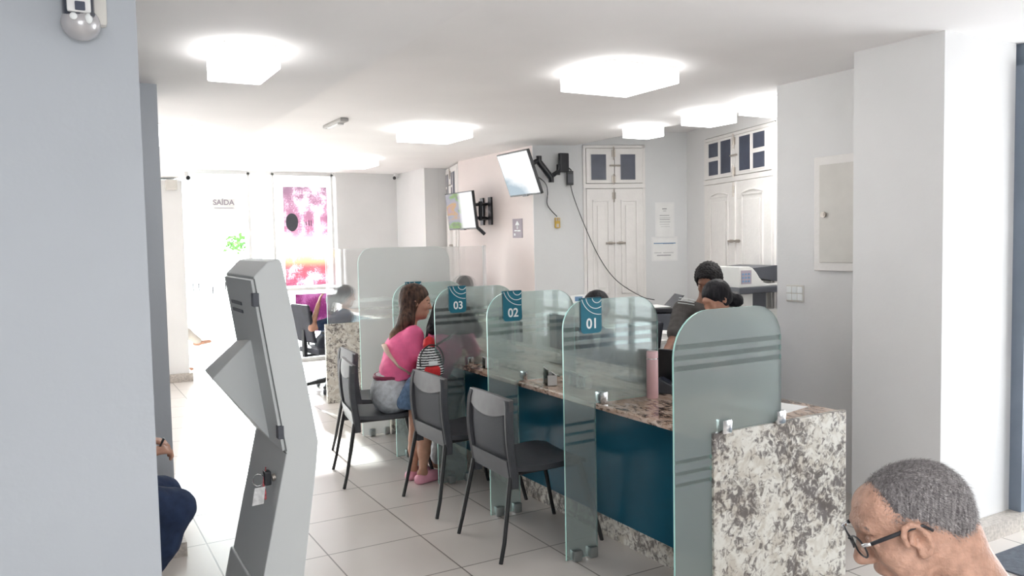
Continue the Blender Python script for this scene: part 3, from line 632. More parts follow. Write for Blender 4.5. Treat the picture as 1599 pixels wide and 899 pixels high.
# ------------------------------------------------------------------ OBJECTS
# ---- check-in kiosk
KY0, KY1 = 2.88, 3.38
k = thing('self_service_kiosk', 'white slanted steel kiosk standing at the left, seen from its back edge', 'kiosk', (.62,3.13,0))
prof = [(.499,0),(.599,.45),(.694,.877),(.602,1.513),(.654,1.565),(.694,1.572),(.703,1.556),(.74,1.352),(.80,.98),(.811,.905),(.803,.83),(.742,.418),(.682,0)]
B().prism(prof, lambda a,c,d:(a,d,c), KY0, KY1).build('body', M['kiosk'], k, world=True, bevel=.004)
def bx(z): return .602+(1.513-z)*(.694-.602)/(1.513-.877)
def lx(z): return .694-(.877-z)*.2225
dn = Vector((-.99,0,-.143))
pb = B(); pb.hexa([(bx(.89)-.010,KY0+.004,.885),(bx(.89),KY0+.004,.89),(bx(.89),KY1-.004,.89),(bx(.89)-.010,KY1-.004,.885),(bx(1.50)-.010,KY0+.004,1.50),(bx(1.50),KY0+.004,1.505),(bx(1.50),KY1-.004,1.505),(bx(1.50)-.010,KY1-.004,1.50)])
bd = pb.build('back_door', M['kiosk'], k, world=True, bevel=.002)
vb = B()
for z in (1.405,1.375):
    x = bx(z)-.0125; vb.hexa([(x-.001,3.12,z-.006),(x+.004,3.12,z-.006),(x+.004,3.30,z-.006),(x-.001,3.30,z-.006),(x-.003,3.12,z+.006),(x+.002,3.12,z+.006),(x+.002,3.30,z+.006),(x-.003,3.30,z+.006)])
vb.build('vent_slot', M['dark'], bd, world=True)
for z in (1.432,.955):
    x = bx(z); B().box((x-.016,KY0-.003,z-.024),(x+.006,KY0+.03,z+.024)).build('hinge', M['dark'], k, world=True, bevel=.003)
sb = B(); sb.tube([(bx(1.505)+.002,KY0-.0005,1.505),(bx(.885)+.002,KY0-.0005,.885)], .0022, 6); sb.tube([(.694,KY0-.001,.877),(.694,KY1,.877)], .002, 6); sb.build('door_seam', M['gap'], k, world=True)
Tn, Tf = ony(331,592,3.08), ony(319,578,3.38); Un, Uf = ony(389,531,3.08), ony(375,526,3.38); Vn, Vf = ony(426,690,3.08), ony(396,664,3.38)
wb = B(); Ub = Un+Vector((.05,0,.0)); 
def inx(p): return Vector((p.x+.03,p.y,p.z))
wb._add([Tn,Un,inx(Un),inx(Vn),Vn, Tf,Uf,inx(Uf),inx(Vf),Vf],[(0,1,2,3,4),(5,9,8,7,6),(0,5,6,1),(1,6,7,2),(2,7,8,3),(3,8,9,4),(4,9,5,0)])
wb.build('printer_housing', M['kiosk'], k, world=True, bevel=.004)
lb = B(); lb.hexa([(lx(0)-.012,KY0+.02,0),(lx(0),KY0+.02,0),(lx(0),KY1,0),(lx(0)-.012,KY1,0),(lx(.40)-.012,KY0+.02,.40),(lx(.40),KY0+.02,.40),(lx(.40),KY1,.40),(lx(.40)-.012,KY1,.40)]); lb.build('base_cover', M['kiosk'], k, world=True, bevel=.004)
lz=.775; L0 = Vector((lx(lz),2.965,lz)); B().tube([L0, L0+dn*.012], .013, 14).build('lock', M['brass'], k, world=True, smooth=True, angle=40)
kr = thing('key_ring', 'bunch of keys with black head, red cord and white tag hanging in the kiosk lock', 'keys', tuple(L0+dn*.012))
B().box((-.030,-.020,-.022),(-.006,.018,.030),0,.006).build('black_key_head', M['black'], kr)
B().tube([(-.004,0,0),(-.022,0,0)], .004, 8).build('key_blade', M['chrome'], kr)
rg=[(-.046+.019*math.cos(a), .012-.004*math.cos(a), -.004+.022*math.sin(a)) for a in [2*math.pi*i/20 for i in range(20)]]
B().tube(rg, .0016, 6, closed=True).build('ring', M['chrome'], kr)
B().hexa([(-.074,.004,-.094),(-.034,-.008,-.088),(-.034,-.005,-.088),(-.074,.007,-.094),(-.062,.004,-.030),(-.026,-.008,-.026),(-.026,-.005,-.026),(-.062,.007,-.030)]).build('white_tag', M['tag'], kr, bevel=.002)
B().tube([(-.02,.004,.042),(-.024,-.004,.02),(-.03,.004,-.02),(-.028,-.002,-.05),(-.026,.002,-.075)], [.003,.005,.004,.006,.005], 7).build('red_cord', M['pinkstring'], kr, smooth=True)

# ---- counter
c = thing('service_counter', 'long granite topped counter with petrol blue front under the glass partitions', 'counter', (2.8,4.45,0))
B().box((2.37,2.532,.755),(3.22,6.40,.785)).build('granite_top', M['granite_top'], c, world=True, bevel=.006)
B().box((2.56,2.532,.112),(2.58,6.40,.752)).build('blue_front', M['blue'], c, world=True)
B().box((2.562,2.532,0),(2.60,6.40,.110)).build('granite_kick', M['granite_slab'], c, world=True)
B().box((2.38,2.50,0),(3.22,2.530,.792)).build('end_slab', M['granite_slab'], c, world=True, bevel=.003)
B().box((2.44,6.402,0),(3.22,6.432,.79)).build('end_slab', M['granite_slab'], c, world=True, bevel=.003)
for y in (3.30,4.84): B().box((2.60,y,.35),(3.15,y+.03,.75)).build('support_board', M['blue'], c, world=True)
c = thing('far_counter', 'far counter end of brown flecked granite behind the waiting chairs', 'counter', (3.2,8.1,0))
B().box((2.37,8.02,0),(4.22,8.06,.81)).build('end_slab', M['granite_slab'], c, world=True, bevel=.003)
B().box((3.12,8.062,.77),(3.95,10.0,.80)).build('granite_top', M['granite_top'], c, world=True, bevel=.004)
B().box((3.30,8.062,.0),(3.32,10.0,.768)).build('blue_front', M['blue'], c, world=True)

# ---- glass partitions
def arc(cx, cz, r, a0, a1, n=10): return [(cx+r*math.cos(a0+(a1-a0)*i/n), cz+r*math.sin(a0+(a1-a0)*i/n)) for i in range(n+1)]
def partition(name, label, x, y, low, wide, top, r, m, notch=.79, group=None, rl=None):
    rl = rl or r
    t = thing(name, label, 'glass partition', (x,y,0), group=group)
    poly = [(0,.012),(low,.012),(low,notch),(wide,notch)] + arc(wide-r, top-r, r, 0, math.pi/2) + arc(rl, top-rl, rl, math.pi/2, math.pi)
    B().prism(poly, lambda a,c_,d:(a,d,c_), 0, .010, 0, 1).build('glass_panel', [m, M['glass_edge']], t)
    return t
def clamp(t, x, z, m, w_=.050, h_=.058, y0=-.020):
    b = B(); b.box((x,y0,z),(x+w_,.03,z+h_),0,.010); o = b.build('clamp', m, t, smooth=True, angle=40); return o
def num_tag(t, txt, x0=.105, w_=.126, z0=1.148, z1=1.326):
    r=.022; poly=[(x0,z1),(x0,z0+r)]+arc(x0+r,z0+r,r,math.pi,1.5*math.pi,6)+arc(x0+w_-r,z0+r,r,1.5*math.pi,2*math.pi,6)+[(x0+w_,z1)]
    p = B().prism(poly, lambda a,c_,d:(a,d,c_), -.004, -.0005).build('number_plate', M['teal'], t)
    B().box((x0,-.004,z1-.003),(x0+w_,.014,z1+.001)).box((x0,.0105,z0+.02),(x0+w_,.013,z1)).build('plate_fold', M['teal'], t)
    text_mesh('number', txt, .072, M['white'], p, (x0+w_*.53,-.0045,z0+.047), (1,0,0), (0,0,1), depth=.0006, bold=.0012)
    b=B()
    for cx,cz,rr in ((x0+.098,z1+.004,.030),(x0+.092,z1+.008,.062),(x0+.115,z1+.03,.115)):
        seg=[]
        for i in range(61):
            a=math.pi+math.pi*i/60*1.0; px_=cx+rr*math.cos(a); pz=cz+rr*math.sin(a)
            if x0+.002<px_<x0+w_-.002 and pz<z1-.001: seg.append((px_,-.0045,pz))
            else:
                if len(seg)>2: b.tube(seg,.0022,6)
                seg=[]
        if len(seg)>2: b.tube(seg,.0022,6)
    b.build('swirl', M['white'], p)
PX = 2.17
t = partition('glass_partition', 'frosted glass partition at the near end of the counter, standing on the granite end slab', PX, 2.505, .203, .618, 1.318, .15, M['glass_end'], .796, 'station partitions', .19)
clamp(t,.250,.785,M['chrome'],.055,.062); clamp(t,.575,.785,M['chrome'],.055,.062)
t = partition('glass_partition', 'frosted glass partition with teal plate reading 01', PX, 3.32, .19, .600, 1.318, .14, M['glass'], .79, 'station partitions')
num_tag(t,'01'); clamp(t,.205,.787,M['chrome']); clamp(t,.035,0,M['steel']); clamp(t,.132,0,M['steel'])
t = partition('glass_partition', 'frosted glass partition with teal plate reading 02', PX, 4.12, .20, .610, 1.318, .14, M['glass'], .79, 'station partitions')
num_tag(t,'02'); clamp(t,.225,.787,M['chrome'],.03); clamp(t,.030,0,M['steel']); clamp(t,.150,0,M['steel'])
t = partition('glass_partition', 'frosted glass partition with teal plate reading 03, in front of the girl', PX, 4.86, .21, .610, 1.318, .14, M['glass'], .79, 'station partitions')
num_tag(t,'03'); clamp(t,.225,.787,M['chrome'],.05); clamp(t,.070,0,M['steel']); clamp(t,.190,0,M['steel'])
t = partition('glass_partition', 'frosted glass partition beyond plate 03, its own plate 04 half hidden by a head', PX+.02, 5.66, .21, .600, 1.318, .14, M['glass'], .79, 'station partitions')
num_tag(t,'04'); clamp(t,.225,.787,M['chrome'],.04); clamp(t,.070,0,M['steel'])
t = partition('glass_partition', 'taller broad frosted glass screen closing the far end of the first counter', 2.195, 6.44, .24, .835, 1.585, .13, M['glass_tall'], .80)
clamp(t,.055,0,M['steel'],.05,.062); clamp(t,.185,0,M['steel'],.05,.062)
t = thing('glass_screen', 'wide pale frosted glass screen standing on the far granite counter end', 'glass partition', (2.40,8.035,0))
B().prism([(0,.812),(1.82,.812),(1.82,1.57),(0,1.57)], lambda a,c_,d:(a,d,c_), 0, .010, 0, 1).build('glass_panel', [M['glass_far'], M['glass_edge']], t)
B().box((1.80,-.01,.812),(1.83,.02,1.575)).build('end_post', M['frame_w'], t)

# ---- visitor chairs
def make_chair(label):
    t = thing('visitor_chair', label, 'chair', (0,0,0), group='charcoal chairs along the counter')
    def side(b, sy, r0=.017):
        pass
    # seat shell
    b = B(); nx, ny = 8, 8; top=[];bot=[]
    for i in range(nx+1):
        ra=[];rb=[]
        for j in range(ny+1):
            u=i/nx; v=j/ny*2-1; x=-.215+.455*u; y=.225*v*(1-.10*max(0,u-.7)/.3)
            z=.462+.012*v*v-.016*math.sin(math.pi*min(1,u*1.1))-.02*max(0,u-.82)/.18
            ra.append(b.bm.verts.new((x,y,z))); rb.append(b.bm.verts.new((x,y,z-.026)))
        top.append(ra);bot.append(rb)
    for i in range(nx):
        for j in range(ny):
            b.bm.faces.new((top[i][j],top[i+1][j],top[i+1][j+1],top[i][j+1])); b.bm.faces.new((bot[i][j],bot[i][j+1],bot[i+1][j+1],bot[i+1][j]))
    for i in range(nx):
        b.bm.faces.new((top[i][0],bot[i][0],bot[i+1][0],top[i+1][0])); b.bm.faces.new((top[i][ny],top[i+1][ny],bot[i+1][ny],bot[i][ny]))
    for j in range(ny):
        b.bm.faces.new((top[0][j],top[0][j+1],bot[0][j+1],bot[0][j])); b.bm.faces.new((top[nx][j],bot[nx][j],bot[nx][j+1],top[nx][j+1]))
    b.build('seat', M['plastic'], t, smooth=True, angle=50)
    # back frame profile x(z): from seat rear up, bowed
    def bxz(z): q=(z-.42)/.41; return -.212-.026*math.sin(math.pi*min(q,1)*.85)-.004*q
    b = B()
    for sy in (-1,1):
        rings=[]
        for i in range(14):
            z=.36+.45*i/13; x=bxz(max(z,.42)); yo=(.228+.010*math.sin(math.pi*(z-.36)/.46)-(.012 if i==13 else 0))*sy; wd=.034-.006*math.sin(math.pi*(z-.36)/.45)
            pts=[(-.016,.3),(-.010,0),(.022,0),(.030,.25),(.030,1),(-.010,1)]
            rings.append([b.bm.verts.new((x+px_,yo-wd*py_*sy,z)) for px_,py_ in pts])
        for i in range(13):
            for q in range(6): b.bm.faces.new((rings[i][q],rings[i][(q+1)%6],rings[i+1][(q+1)%6],rings[i+1][q]))
        b.bm.faces.new(rings[0]); b.bm.faces.new(rings[-1])
    b.hexa([(bxz(.42)-.014,-.20,.405),(bxz(.42)+.03,-.20,.405),(bxz(.42)+.03,.20,.405),(bxz(.42)-.014,.20,.405),(bxz(.50)-.014,-.20,.50),(bxz(.50)+.02,-.20,.50),(bxz(.50)+.02,.20,.50),(bxz(.50)-.014,.20,.50)])
    b.build('back_frame', M['plastic'], t, smooth=True, angle=40)
    b = B(); n=12; F_=[];R_=[]
    for i in range(n+1):
        v=i/n*2-1; y=.232*v; zt=.826-.010*v*v; zb=.752-.045*(1-v*v); cx=.028*(1-v*v)
        r=[]
        for (z,off) in ((zb,0),((zb+zt)/2,0),(zt,0)): r.append((bxz(z)-cx*.6+off,y,z))
        F_.append([b.bm.verts.new(p) for p in r]); R_.append([b.bm.verts.new((p[0]+.020,p[1],p[2])) for p in r])
    for i in range(n):
        for q in (0,1):
            b.bm.faces.new((F_[i][q],F_[i+1][q],F_[i+1][q+1],F_[i][q+1])); b.bm.faces.new((R_[i][q],R_[i][q+1],R_[i+1][q+1],R_[i+1][q]))
        b.bm.faces.new((F_[i][2],F_[i+1][2],R_[i+1][2],R_[i][2])); b.bm.faces.new((F_[i][0],R_[i][0],R_[i+1][0],F_[i+1][0]))
    for i in (0,n):
        for q in (0,1): b.bm.faces.new((F_[i][q],F_[i][q+1],R_[i][q+1],R_[i][q]))
    b.build('top_grip', M['plastic2'], t, smooth=True, angle=50)
    b = B(); n=8; rows=[]
    for k_ in range(9):
        z=.49+.30*k_/8; rows.append([b.bm.verts.new((bxz(z)-.012*(1-(i/n*2-1)**2)+.006,(i/n*2-1)*.205,z)) for i in range(n+1)])
    for k_ in range(8):
        for i in range(n): b.bm.faces.new((rows[k_][i],rows[k_][i+1],rows[k_+1][i+1],rows[k_+1][i]))
    o = b.build('back_mesh', M['mesh'], t, smooth=True); sd=o.modifiers.new('thick','SOLIDIFY'); sd.thickness=.004
    B().box((bxz(.44)-.017,-.025,.452),(bxz(.44)-.013,.025,.462)).build('maker_plate', M['chrome'], t)
    for sy in (-1,1):
        B().tube([(-.31,.25*sy,0),(-.285,.245*sy,.10),(-.225,.212*sy,.42)], [.011,.011,.013], 10).build('leg', M['blackm'], t, smooth=True, angle=50)
        B().tube([(.31,.245*sy,0),(.29,.24*sy,.08),(.20,.20*sy,.442)], [.011,.011,.013], 10).build('leg', M['blackm'], t, smooth=True, angle=50)
    B().tube([(-.215,-.205,.43),(.21,-.20,.436)], .011, 8).tube([(-.215,.205,.43),(.21,.20,.436)], .011, 8).tube([(.18,-.2,.436),(.18,.2,.436)], .011, 8).build('seat_rail', M['blackm'], t, smooth=True, angle=50)
    return t
c0 = make_chair('nearest empty charcoal chair, at station 02, its back to the camera'); c0.location=(2.20,3.735,0); c0.rotation_euler=(0,0,math.radians(-1))
dup(c0,(2.195,4.53,0),math.radians(1),'charcoal chair right under the striped backpack, between the girl and the nearest chair')
dup(c0,(1.955,5.34,0),math.radians(-9),'charcoal chair the woman in pink sits on')
dup(c0,(2.14,5.90,0),math.radians(-4),'empty charcoal chair farthest back, behind the one the woman in pink sits on')

# ---- office chairs
def office_chair(label, loc, rz, low=False):
    t = thing('office_chair', label, 'office chair', loc, rz, group='black office chairs')
    B().box((-.24,-.24,.43),(.24,.24,.50),0,.03).build('seat', M['seat_pvc'], t, smooth=True, angle=50)
    b=B(); n=6
    b.hexa([(-.27,-.20,.56),(-.22,-.20,.56),(-.22,.20,.56),(-.27,.20,.56),(-.34,-.21,.98),(-.30,-.21,.98),(-.30,.21,.98),(-.34,.21,.98)]); b.build('backrest', M['seat_pvc'], t, bevel=.02)
    B().box((-.30,-.03,.40),(-.26,.03,.70)).box((-.28,-.03,.40),(0,.03,.425)).build('back_support', M['black'], t, bevel=.004)
    B().tube([(0,0,.10),(0,0,.43)], [.03,.022], 14).build('gas_lift', M['black'], t, smooth=True, angle=40)
    for i in range(5):
        a=2*math.pi*i/5+.3; e=(.29*math.cos(a),.29*math.sin(a),.075)
        lg=B().tube([(0,0,.12),e],[.03,.018],8).build('base_arm', M['black'], t)
        B().tube([(e[0]-.012*math.sin(a),e[1]+.012*math.cos(a),.030),(e[0]+.012*math.sin(a),e[1]-.012*math.cos(a),.030)],.030,12).tube([e,(e[0],e[1],.03)],.008,8).build('caster', M['dark'], lg)
    for sy in (-1,1): B().tube([(-.1,.24*sy,.47),(-.1,.28*sy,.50),(-.1,.28*sy,.66)],.012,8).box((-.20,.28*sy-.025,.66),(.08,.28*sy+.025,.685)).build('armrest', M['black'], t)
    return t
o0=office_chair('black office chair holding the long haired waiting person at the far counter', (2.62,8.78,0), math.radians(10))
dup(o0,(3.90,4.15,0),math.radians(195),'black office chair under the attendant with the hair bun')
dup(o0,(3.72,5.0,0),math.radians(175),'dark office chair seen blurred through the partition marked 02')
dup(o0,(4.02,8.75,0),math.radians(185),'black office chair behind the far frosted screen')
dup(o0,(4.40,4.74,0),math.radians(177),'black office chair under the young man in the grey shirt')

# ---- things on the counter
t = thing('water_bottle', 'slim pink steel bottle standing on the granite counter', 'bottle', (2.698,3.283,.785))
B().lathe([(.029,0),(.031,.004),(.031,.205)], n=28).build('body', M['pinkb'], t, smooth=True, angle=40)
B().lathe([(.0295,.205),(.0295,.209)], n=28).build('seam_ring', M['chrome'], t, smooth=True, angle=40)
B().lathe([(.031,.209),(.031,.242),(.028,.246)], n=28).build('lid', M['pinkb'], t, smooth=True, angle=40)
t = thing('laptop', 'black laptop with raised lid on the counter beside the pink bottle', 'laptop', (3.02,3.42,.785), math.radians(200))
B().box((-.12,-.17,0),(.12,.17,.018)).build('base', M['black'], t, bevel=.004)
B().hexa([(.115,-.17,.018),(.13,-.17,.018),(.13,.17,.018),(.115,.17,.018),(.165,-.17,.235),(.178,-.17,.232),(.178,.17,.232),(.165,.17,.235)]).build('lid', M['black'], t, bevel=.003)
b=B(); 
for i in range(5):
    for j in range(12): b.box((-.10+.032*i,-.155+.026*j,.018),(-.076+.032*i,-.135+.026*j,.021))
b.build('keyboard', M['dark'], t)
t = thing('card_terminal', 'dark card terminal tilted against the pink bottle side of the counter', 'card terminal', (2.865,3.32,.785), math.radians(40))
B().hexa([(-.04,-.06,0),(.04,-.06,0),(.04,.07,0),(-.04,.07,0),(-.04,-.06,.022),(.04,-.06,.022),(.04,.07,.085),(-.04,.07,.085)]).build('body', M['dark'], t, bevel=.006)
B().hexa([(-.028,.01,.060),(.028,.01,.060),(.028,.055,.081),(-.028,.055,.081),(-.028,.01,.063),(.028,.01,.063),(.028,.055,.084),(-.028,.055,.084)]).build('screen', M['film'], t)
b=B()
for i in range(3):
    for j in range(3): y=-.048+.018*j; z=.022+(y+.06)*.485; b.box((-.026+.019*i,y,z-.002),(-.012+.019*i,y+.011,z+.006))
b.build('keypad', M['white'], t)
t = thing('paper_sheet', 'white paper sheet lying on the counter by the right wall', 'paper', (3.03,2.80,.785), math.radians(12))
B().box((-.105,-.15,0),(.105,.15,.0008)).build('sheet', M['paper'], t)
B().box((-.08,.10,.0008),(.05,.106,.001)).box((-.08,.08,.0008),(.07,.085,.001)).build('print', M['ink'], t)
def holder(x,y,rz,label,s_=1):
    t = thing('leaflet_holder', label, 'leaflet holder', (x,y,.785), rz, group='acrylic holders on the counter')
    W=.11*s_; b=B(); b.box((-W/2,-.03,0),(W/2,.03,.004)).box((-W/2,-.03,.004),(W/2,-.027,.06)).box((-W/2,.02,.004),(W/2,.024,.085*s_)); b.build('tray', M['acrylic'], t)
    b=B()
    for sx in (-1,1): b.box((sx*W/2-.0015,-.03,.004),(sx*W/2+.0015,.024,.062))
    b.box((-W/2,-.030,.058),(W/2,-.026,.062)).box((-W/2,.02,.083*s_),(W/2,.024,.087*s_)); b.build('polished_edge', M['frame_w'], t)
holder(2.47,3.93,math.radians(70),'clear acrylic holder on the counter nearest the number 02 partition',1.1)
holder(2.56,3.78,math.radians(75),'clear acrylic holder nearer the number 01 partition',1)
holder(2.47,4.70,math.radians(75),'small clear acrylic holder on the counter beside partition 03',.8)
for i,(x,y,rz,lb) in enumerate(((2.95,3.78,170,'black monitor behind the partition marked 01'),(2.98,4.55,175,'black monitor between partitions 02 and 03'),(2.98,5.28,175,'black monitor in front of the girl'),)):
    t = thing('computer_monitor', lb, 'monitor', (x,y,.785), math.radians(rz), group='monitors on the counter')
    B().box((-.07,-.10,0),(.07,.10,.010)).build('foot', M['black'], t, bevel=.003)
    B().tube([(0,0,.01),(0,0,.10)],.016,10).build('stem', M['black'], t)
    B().box((-.012,-.19,.09),(.012,.19,.33)).build('case', M['black'], t, bevel=.004)
    B().box((.0125,-.18,.10),(.0135,.18,.32)).build('display', M['film'], t)

# ---- back office: tables, printers, cabinet
t = thing('office_table', 'pale back office table carrying the dark printer', 'table', (4.72,5.72,0))
B().box((-.40,-.55,.74),(.35,.55,.77)).build('tabletop', M['offwhite'], t, bevel=.003)
for sx,sy in ((-.37,-.5),(.30,-.5),(-.37,.5),(.30,.5)): B().box((sx-.02,sy-.02,0),(sx+.02,sy+.02,.74)).build('leg', M['frame_w'], t)
t = thing('desktop_printer', 'dark grey printer with loaded papers on the back office table', 'printer', (4.68,5.62,.77), math.radians(-115))
B().box((-.21,-.17,0),(.21,.17,.19),0,.012).build('body', M['dark'], t, smooth=True, angle=40)
B().box((-.20,-.175,.20),(.20,.165,.235),0,.008).build('lid', M['black'], t, smooth=True, angle=40)
B().hexa([(-.14,.10,.235),(.14,.10,.235),(.14,.11,.235),(-.14,.11,.235),(-.14,.20,.34),(.14,.20,.34),(.14,.21,.34),(-.14,.21,.34)]).build('paper_support', M['dark'], t)
B().box((-.12,-.28,.05),(.12,-.17,.06)).build('output_tray', M['dark'], t)
B().box((-.105,-.26,.06),(.105,-.10,.066)).build('paper_stack', M['paper'], t)
B().box((-.19,-.176,.14),(-.08,-.17,.18)).build('display', M['film'], t)
t = thing('paper_sheet', 'white sheet lying on top of the dark printer', 'paper', (4.70,5.66,1.007), math.radians(-100))
B().box((-.14,-.09,0),(.14,.09,.002)).build('sheet', M['paper'], t)
t = thing('paper_stack', 'stack of papers on the back office table in front of the dark printer', 'paper', (4.52,5.25,.77), .3)
for i in range(4): B().box((-.11+.006*i,-.15,.012*i),(.11+.006*i,.15,.012*i+.011)).build('ream', M['paper'], t)
t = thing('storage_cabinet', 'low pale cabinet by the shuttered door with a small carton on top', 'cabinet', (4.82,6.86,0), A1)
B().box((-.28,-.20,0),(.28,.16,.98)).build('body', M['offwhite'], t, bevel=.004)
for k_ in (0,1):
    dd=B().box((-.27+.275*k_,-.215,.03),(-.005+.275*k_,-.20,.95)).build('door', M['offwhite'], t, bevel=.002)
    B().tube([(-.02+.04*k_,-.235,.5),(-.02+.04*k_,-.235,.6)],.005,8).build('handle', M['chrome'], dd)
t = thing('small_carton', 'small blue and white carton on the cabinet behind partition 01', 'carton', (4.72,6.84,.98), A1)
B().box((-.12,-.06,0),(.12,.06,.07)).build('box', M['white'], t, bevel=.002)
B().box((-.10,-.0615,.012),(-.02,-.06,.058)).box((.03,-.0615,.03),(.10,-.06,.05)).build('blue_print', M['inkblue'], t)
# multifunction printer on its stand, cut by the right wall
t = thing('multifunction_printer', 'large white office copier with dark tray in front of the big shuttered door', 'printer', (5.06,5.0,0))
def cp(b, poly, d0, d1, m_name, nm, par): return b
X0=-.03
B().box((X0+.0,-.02,0),(X0+.49,.44,.66)).build('base_cabinet', M['offwhite'], t, bevel=.006)
B().box((X0+.02,-.03,.06),(X0+.53,-.02,.30)).box((X0+.02,-.03,.34),(X0+.53,-.02,.60)).build('paper_drawer', M['beige'], t, bevel=.003)
B().box((X0,-.02,.66),(X0+.49,.44,.98)).build('lower_body', M['offwhite'], t, bevel=.006)
B().box((X0+.17,-.02,.98),(X0+.33,.10,1.13)).build('dark_column', M['dark'], t, bevel=.004)
B().box((X0+.06,.11,.98),(X0+.49,.42,1.13)).build('upper_body', M['offwhite'], t, bevel=.004)
B().box((X0+.06,-.025,.985),(X0+.165,.42,1.13)).build('output_bin', M['offwhite'], t, bevel=.004)
B().box((X0-.02,-.06,1.13),(X0+.50,.44,1.185)).build('dark_deck', M['dark'], t, bevel=.008)
prf=[(0,1.185),(.49,1.185),(.49,1.205),(.34,1.205),(.29,1.22),(.24,1.26),(.20,1.31),(.16,1.345),(.12,1.36),(0,1.36)]
B().prism([(X0+a,z) for a,z in prf], lambda a,c_,d:(a,d,c_), -.03, .42).build('scanner_body', M['offwhite'], t, bevel=.004)
B().hexa([(X0+.24,.0,1.26),(X0+.49,.0,1.22),(X0+.49,.45,1.22),(X0+.24,.45,1.26),(X0+.20,.0,1.345),(X0+.49,.0,1.36),(X0+.49,.45,1.36),(X0+.20,.45,1.345)]).build('document_feeder', M['dark'], t)
B().box((X0+.02,-.034,1.215),(X0+.14,-.03,1.33)).build('control_panel', M['mauve'], t, bevel=.001)
b=B()
for i in range(3):
    for j in range(3): b.box((X0+.03+.035*i,-.037,1.23+.03*j),(X0+.05+.035*i,-.034,1.245+.03*j))
b.build('buttons', M['inkblue'], t)

# ---- wall screens
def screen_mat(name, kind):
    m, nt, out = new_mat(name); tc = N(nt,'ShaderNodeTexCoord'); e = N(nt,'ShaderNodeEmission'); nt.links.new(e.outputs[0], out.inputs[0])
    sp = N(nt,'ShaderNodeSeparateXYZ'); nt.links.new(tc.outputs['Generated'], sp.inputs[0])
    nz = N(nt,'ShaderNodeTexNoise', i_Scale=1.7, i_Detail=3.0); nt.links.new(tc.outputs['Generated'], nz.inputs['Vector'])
    if kind == 1:  # window reflection painted into the glow: white with a grey-blue diagonal
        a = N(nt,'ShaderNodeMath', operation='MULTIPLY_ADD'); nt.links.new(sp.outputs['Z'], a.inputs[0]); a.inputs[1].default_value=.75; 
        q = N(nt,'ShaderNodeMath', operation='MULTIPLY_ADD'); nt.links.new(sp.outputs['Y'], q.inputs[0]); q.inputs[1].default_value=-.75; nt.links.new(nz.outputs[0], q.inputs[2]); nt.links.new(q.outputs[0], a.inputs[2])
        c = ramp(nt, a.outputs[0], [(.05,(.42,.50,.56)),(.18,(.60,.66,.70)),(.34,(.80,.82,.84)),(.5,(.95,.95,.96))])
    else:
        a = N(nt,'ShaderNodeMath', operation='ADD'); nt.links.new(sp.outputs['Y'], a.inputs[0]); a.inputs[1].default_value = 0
        reflection_mask = ramp(nt, sp.outputs['Y'], [(.40,(1,1,1)),(.55,(0,0,0))])  # white reflection painted over one side of the glowing picture
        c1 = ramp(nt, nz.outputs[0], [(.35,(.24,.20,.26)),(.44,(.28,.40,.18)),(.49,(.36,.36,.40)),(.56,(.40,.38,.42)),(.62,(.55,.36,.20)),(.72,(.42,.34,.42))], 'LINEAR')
        mx = N(nt,'ShaderNodeMix', data_type='RGBA'); nt.links.new(reflection_mask, mx.inputs[0]); nt.links.new(c1, mx.inputs[6]); mx.inputs[7].default_value=(.93,.92,.95,1); c = mx.outputs[2]
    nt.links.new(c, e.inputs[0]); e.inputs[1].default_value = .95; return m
def tv(label, yc, ztop, xtop, xbot, w_, hh, kind, arm):
    t = thing('wall_screen', label, 'screen', (xtop, yc, ztop))
    dx = xbot-xtop; L=math.hypot(dx,hh); u_=Vector((dx,0,-hh))/L; n_=Vector((-hh,0,-dx))/L  # down along the face, out of the face
    def q(s,y,d): v=u_*s+n_*d; return (v.x,y,v.z)
    def slab(b,s0,s1,y0,y1,d0,d1): b.hexa([q(s1,y0,d0),q(s1,y0,d1),q(s1,y1,d1),q(s1,y1,d0),q(s0,y0,d0),q(s0,y0,d1),q(s0,y1,d1),q(s0,y1,d0)]); return b
    slab(B(),0,L,-w_/2,w_/2,-.035,-.002).build('case', M['black'], t, bevel=.004)
    slab(B(),.012,L-.018,-w_/2+.012,w_/2-.012,-.004,.0005).build('screen', screen_mat('screen_reflection_glow_'+str(kind), kind), t)
    slab(B(),L*.25,L*.75,-w_*.22,w_*.22,-.055,-.035).build('rear_hump', M['dark'], t, bevel=.008)
    slab(B(),L-.012,L+.006,-.05,.05,-.03,.002).build('logo_bar', M['dark'], t)
    return t
tv('large tilted wall screen, with a painted white reflection, near the grey wall', 7.19, 2.515, 4.10, 4.26, .625, .435, 1, None)
t = thing('screen_mount', 'black folding arm holding the upper tilted screen to the grey wall', 'screen mount', (4.76,7.22,2.43))
b=B().tube([(-.56,-.04,-.09),(-.34,-.05,.02)],[.028,.024],10); b.build('arm', M['black'], t, smooth=True, angle=40)
B().tube([(-.34,-.05,.06),(-.34,-.05,.0),(-.20,-.06,-.16),(-.20,-.06,-.21)],[.03,.034,.034,.03],12).build('elbow', M['black'], t, smooth=True, angle=40)
B().tube([(-.20,-.06,-.15),(-.08,-.05,-.08)],[.024,.022],10).tube([(-.10,-.05,-.13),(-.10,-.05,-.02)],.02,10).build('arm', M['black'], t, smooth=True, angle=40)
b=B(); b.box((-.09,-.075,-.10),(.02,-.030,.10),0,.01); b.build('wall_plate', M['black'], t)
tv('wall screen showing coloured pictures and a painted white reflection, lower and farther back', 8.45, 2.190, 4.10, 4.15, .71, .43, 2, None)
t = thing('screen_mount', 'black bracket holding the farther screen to the warm wall', 'screen mount', (4.455,8.40,1.97))
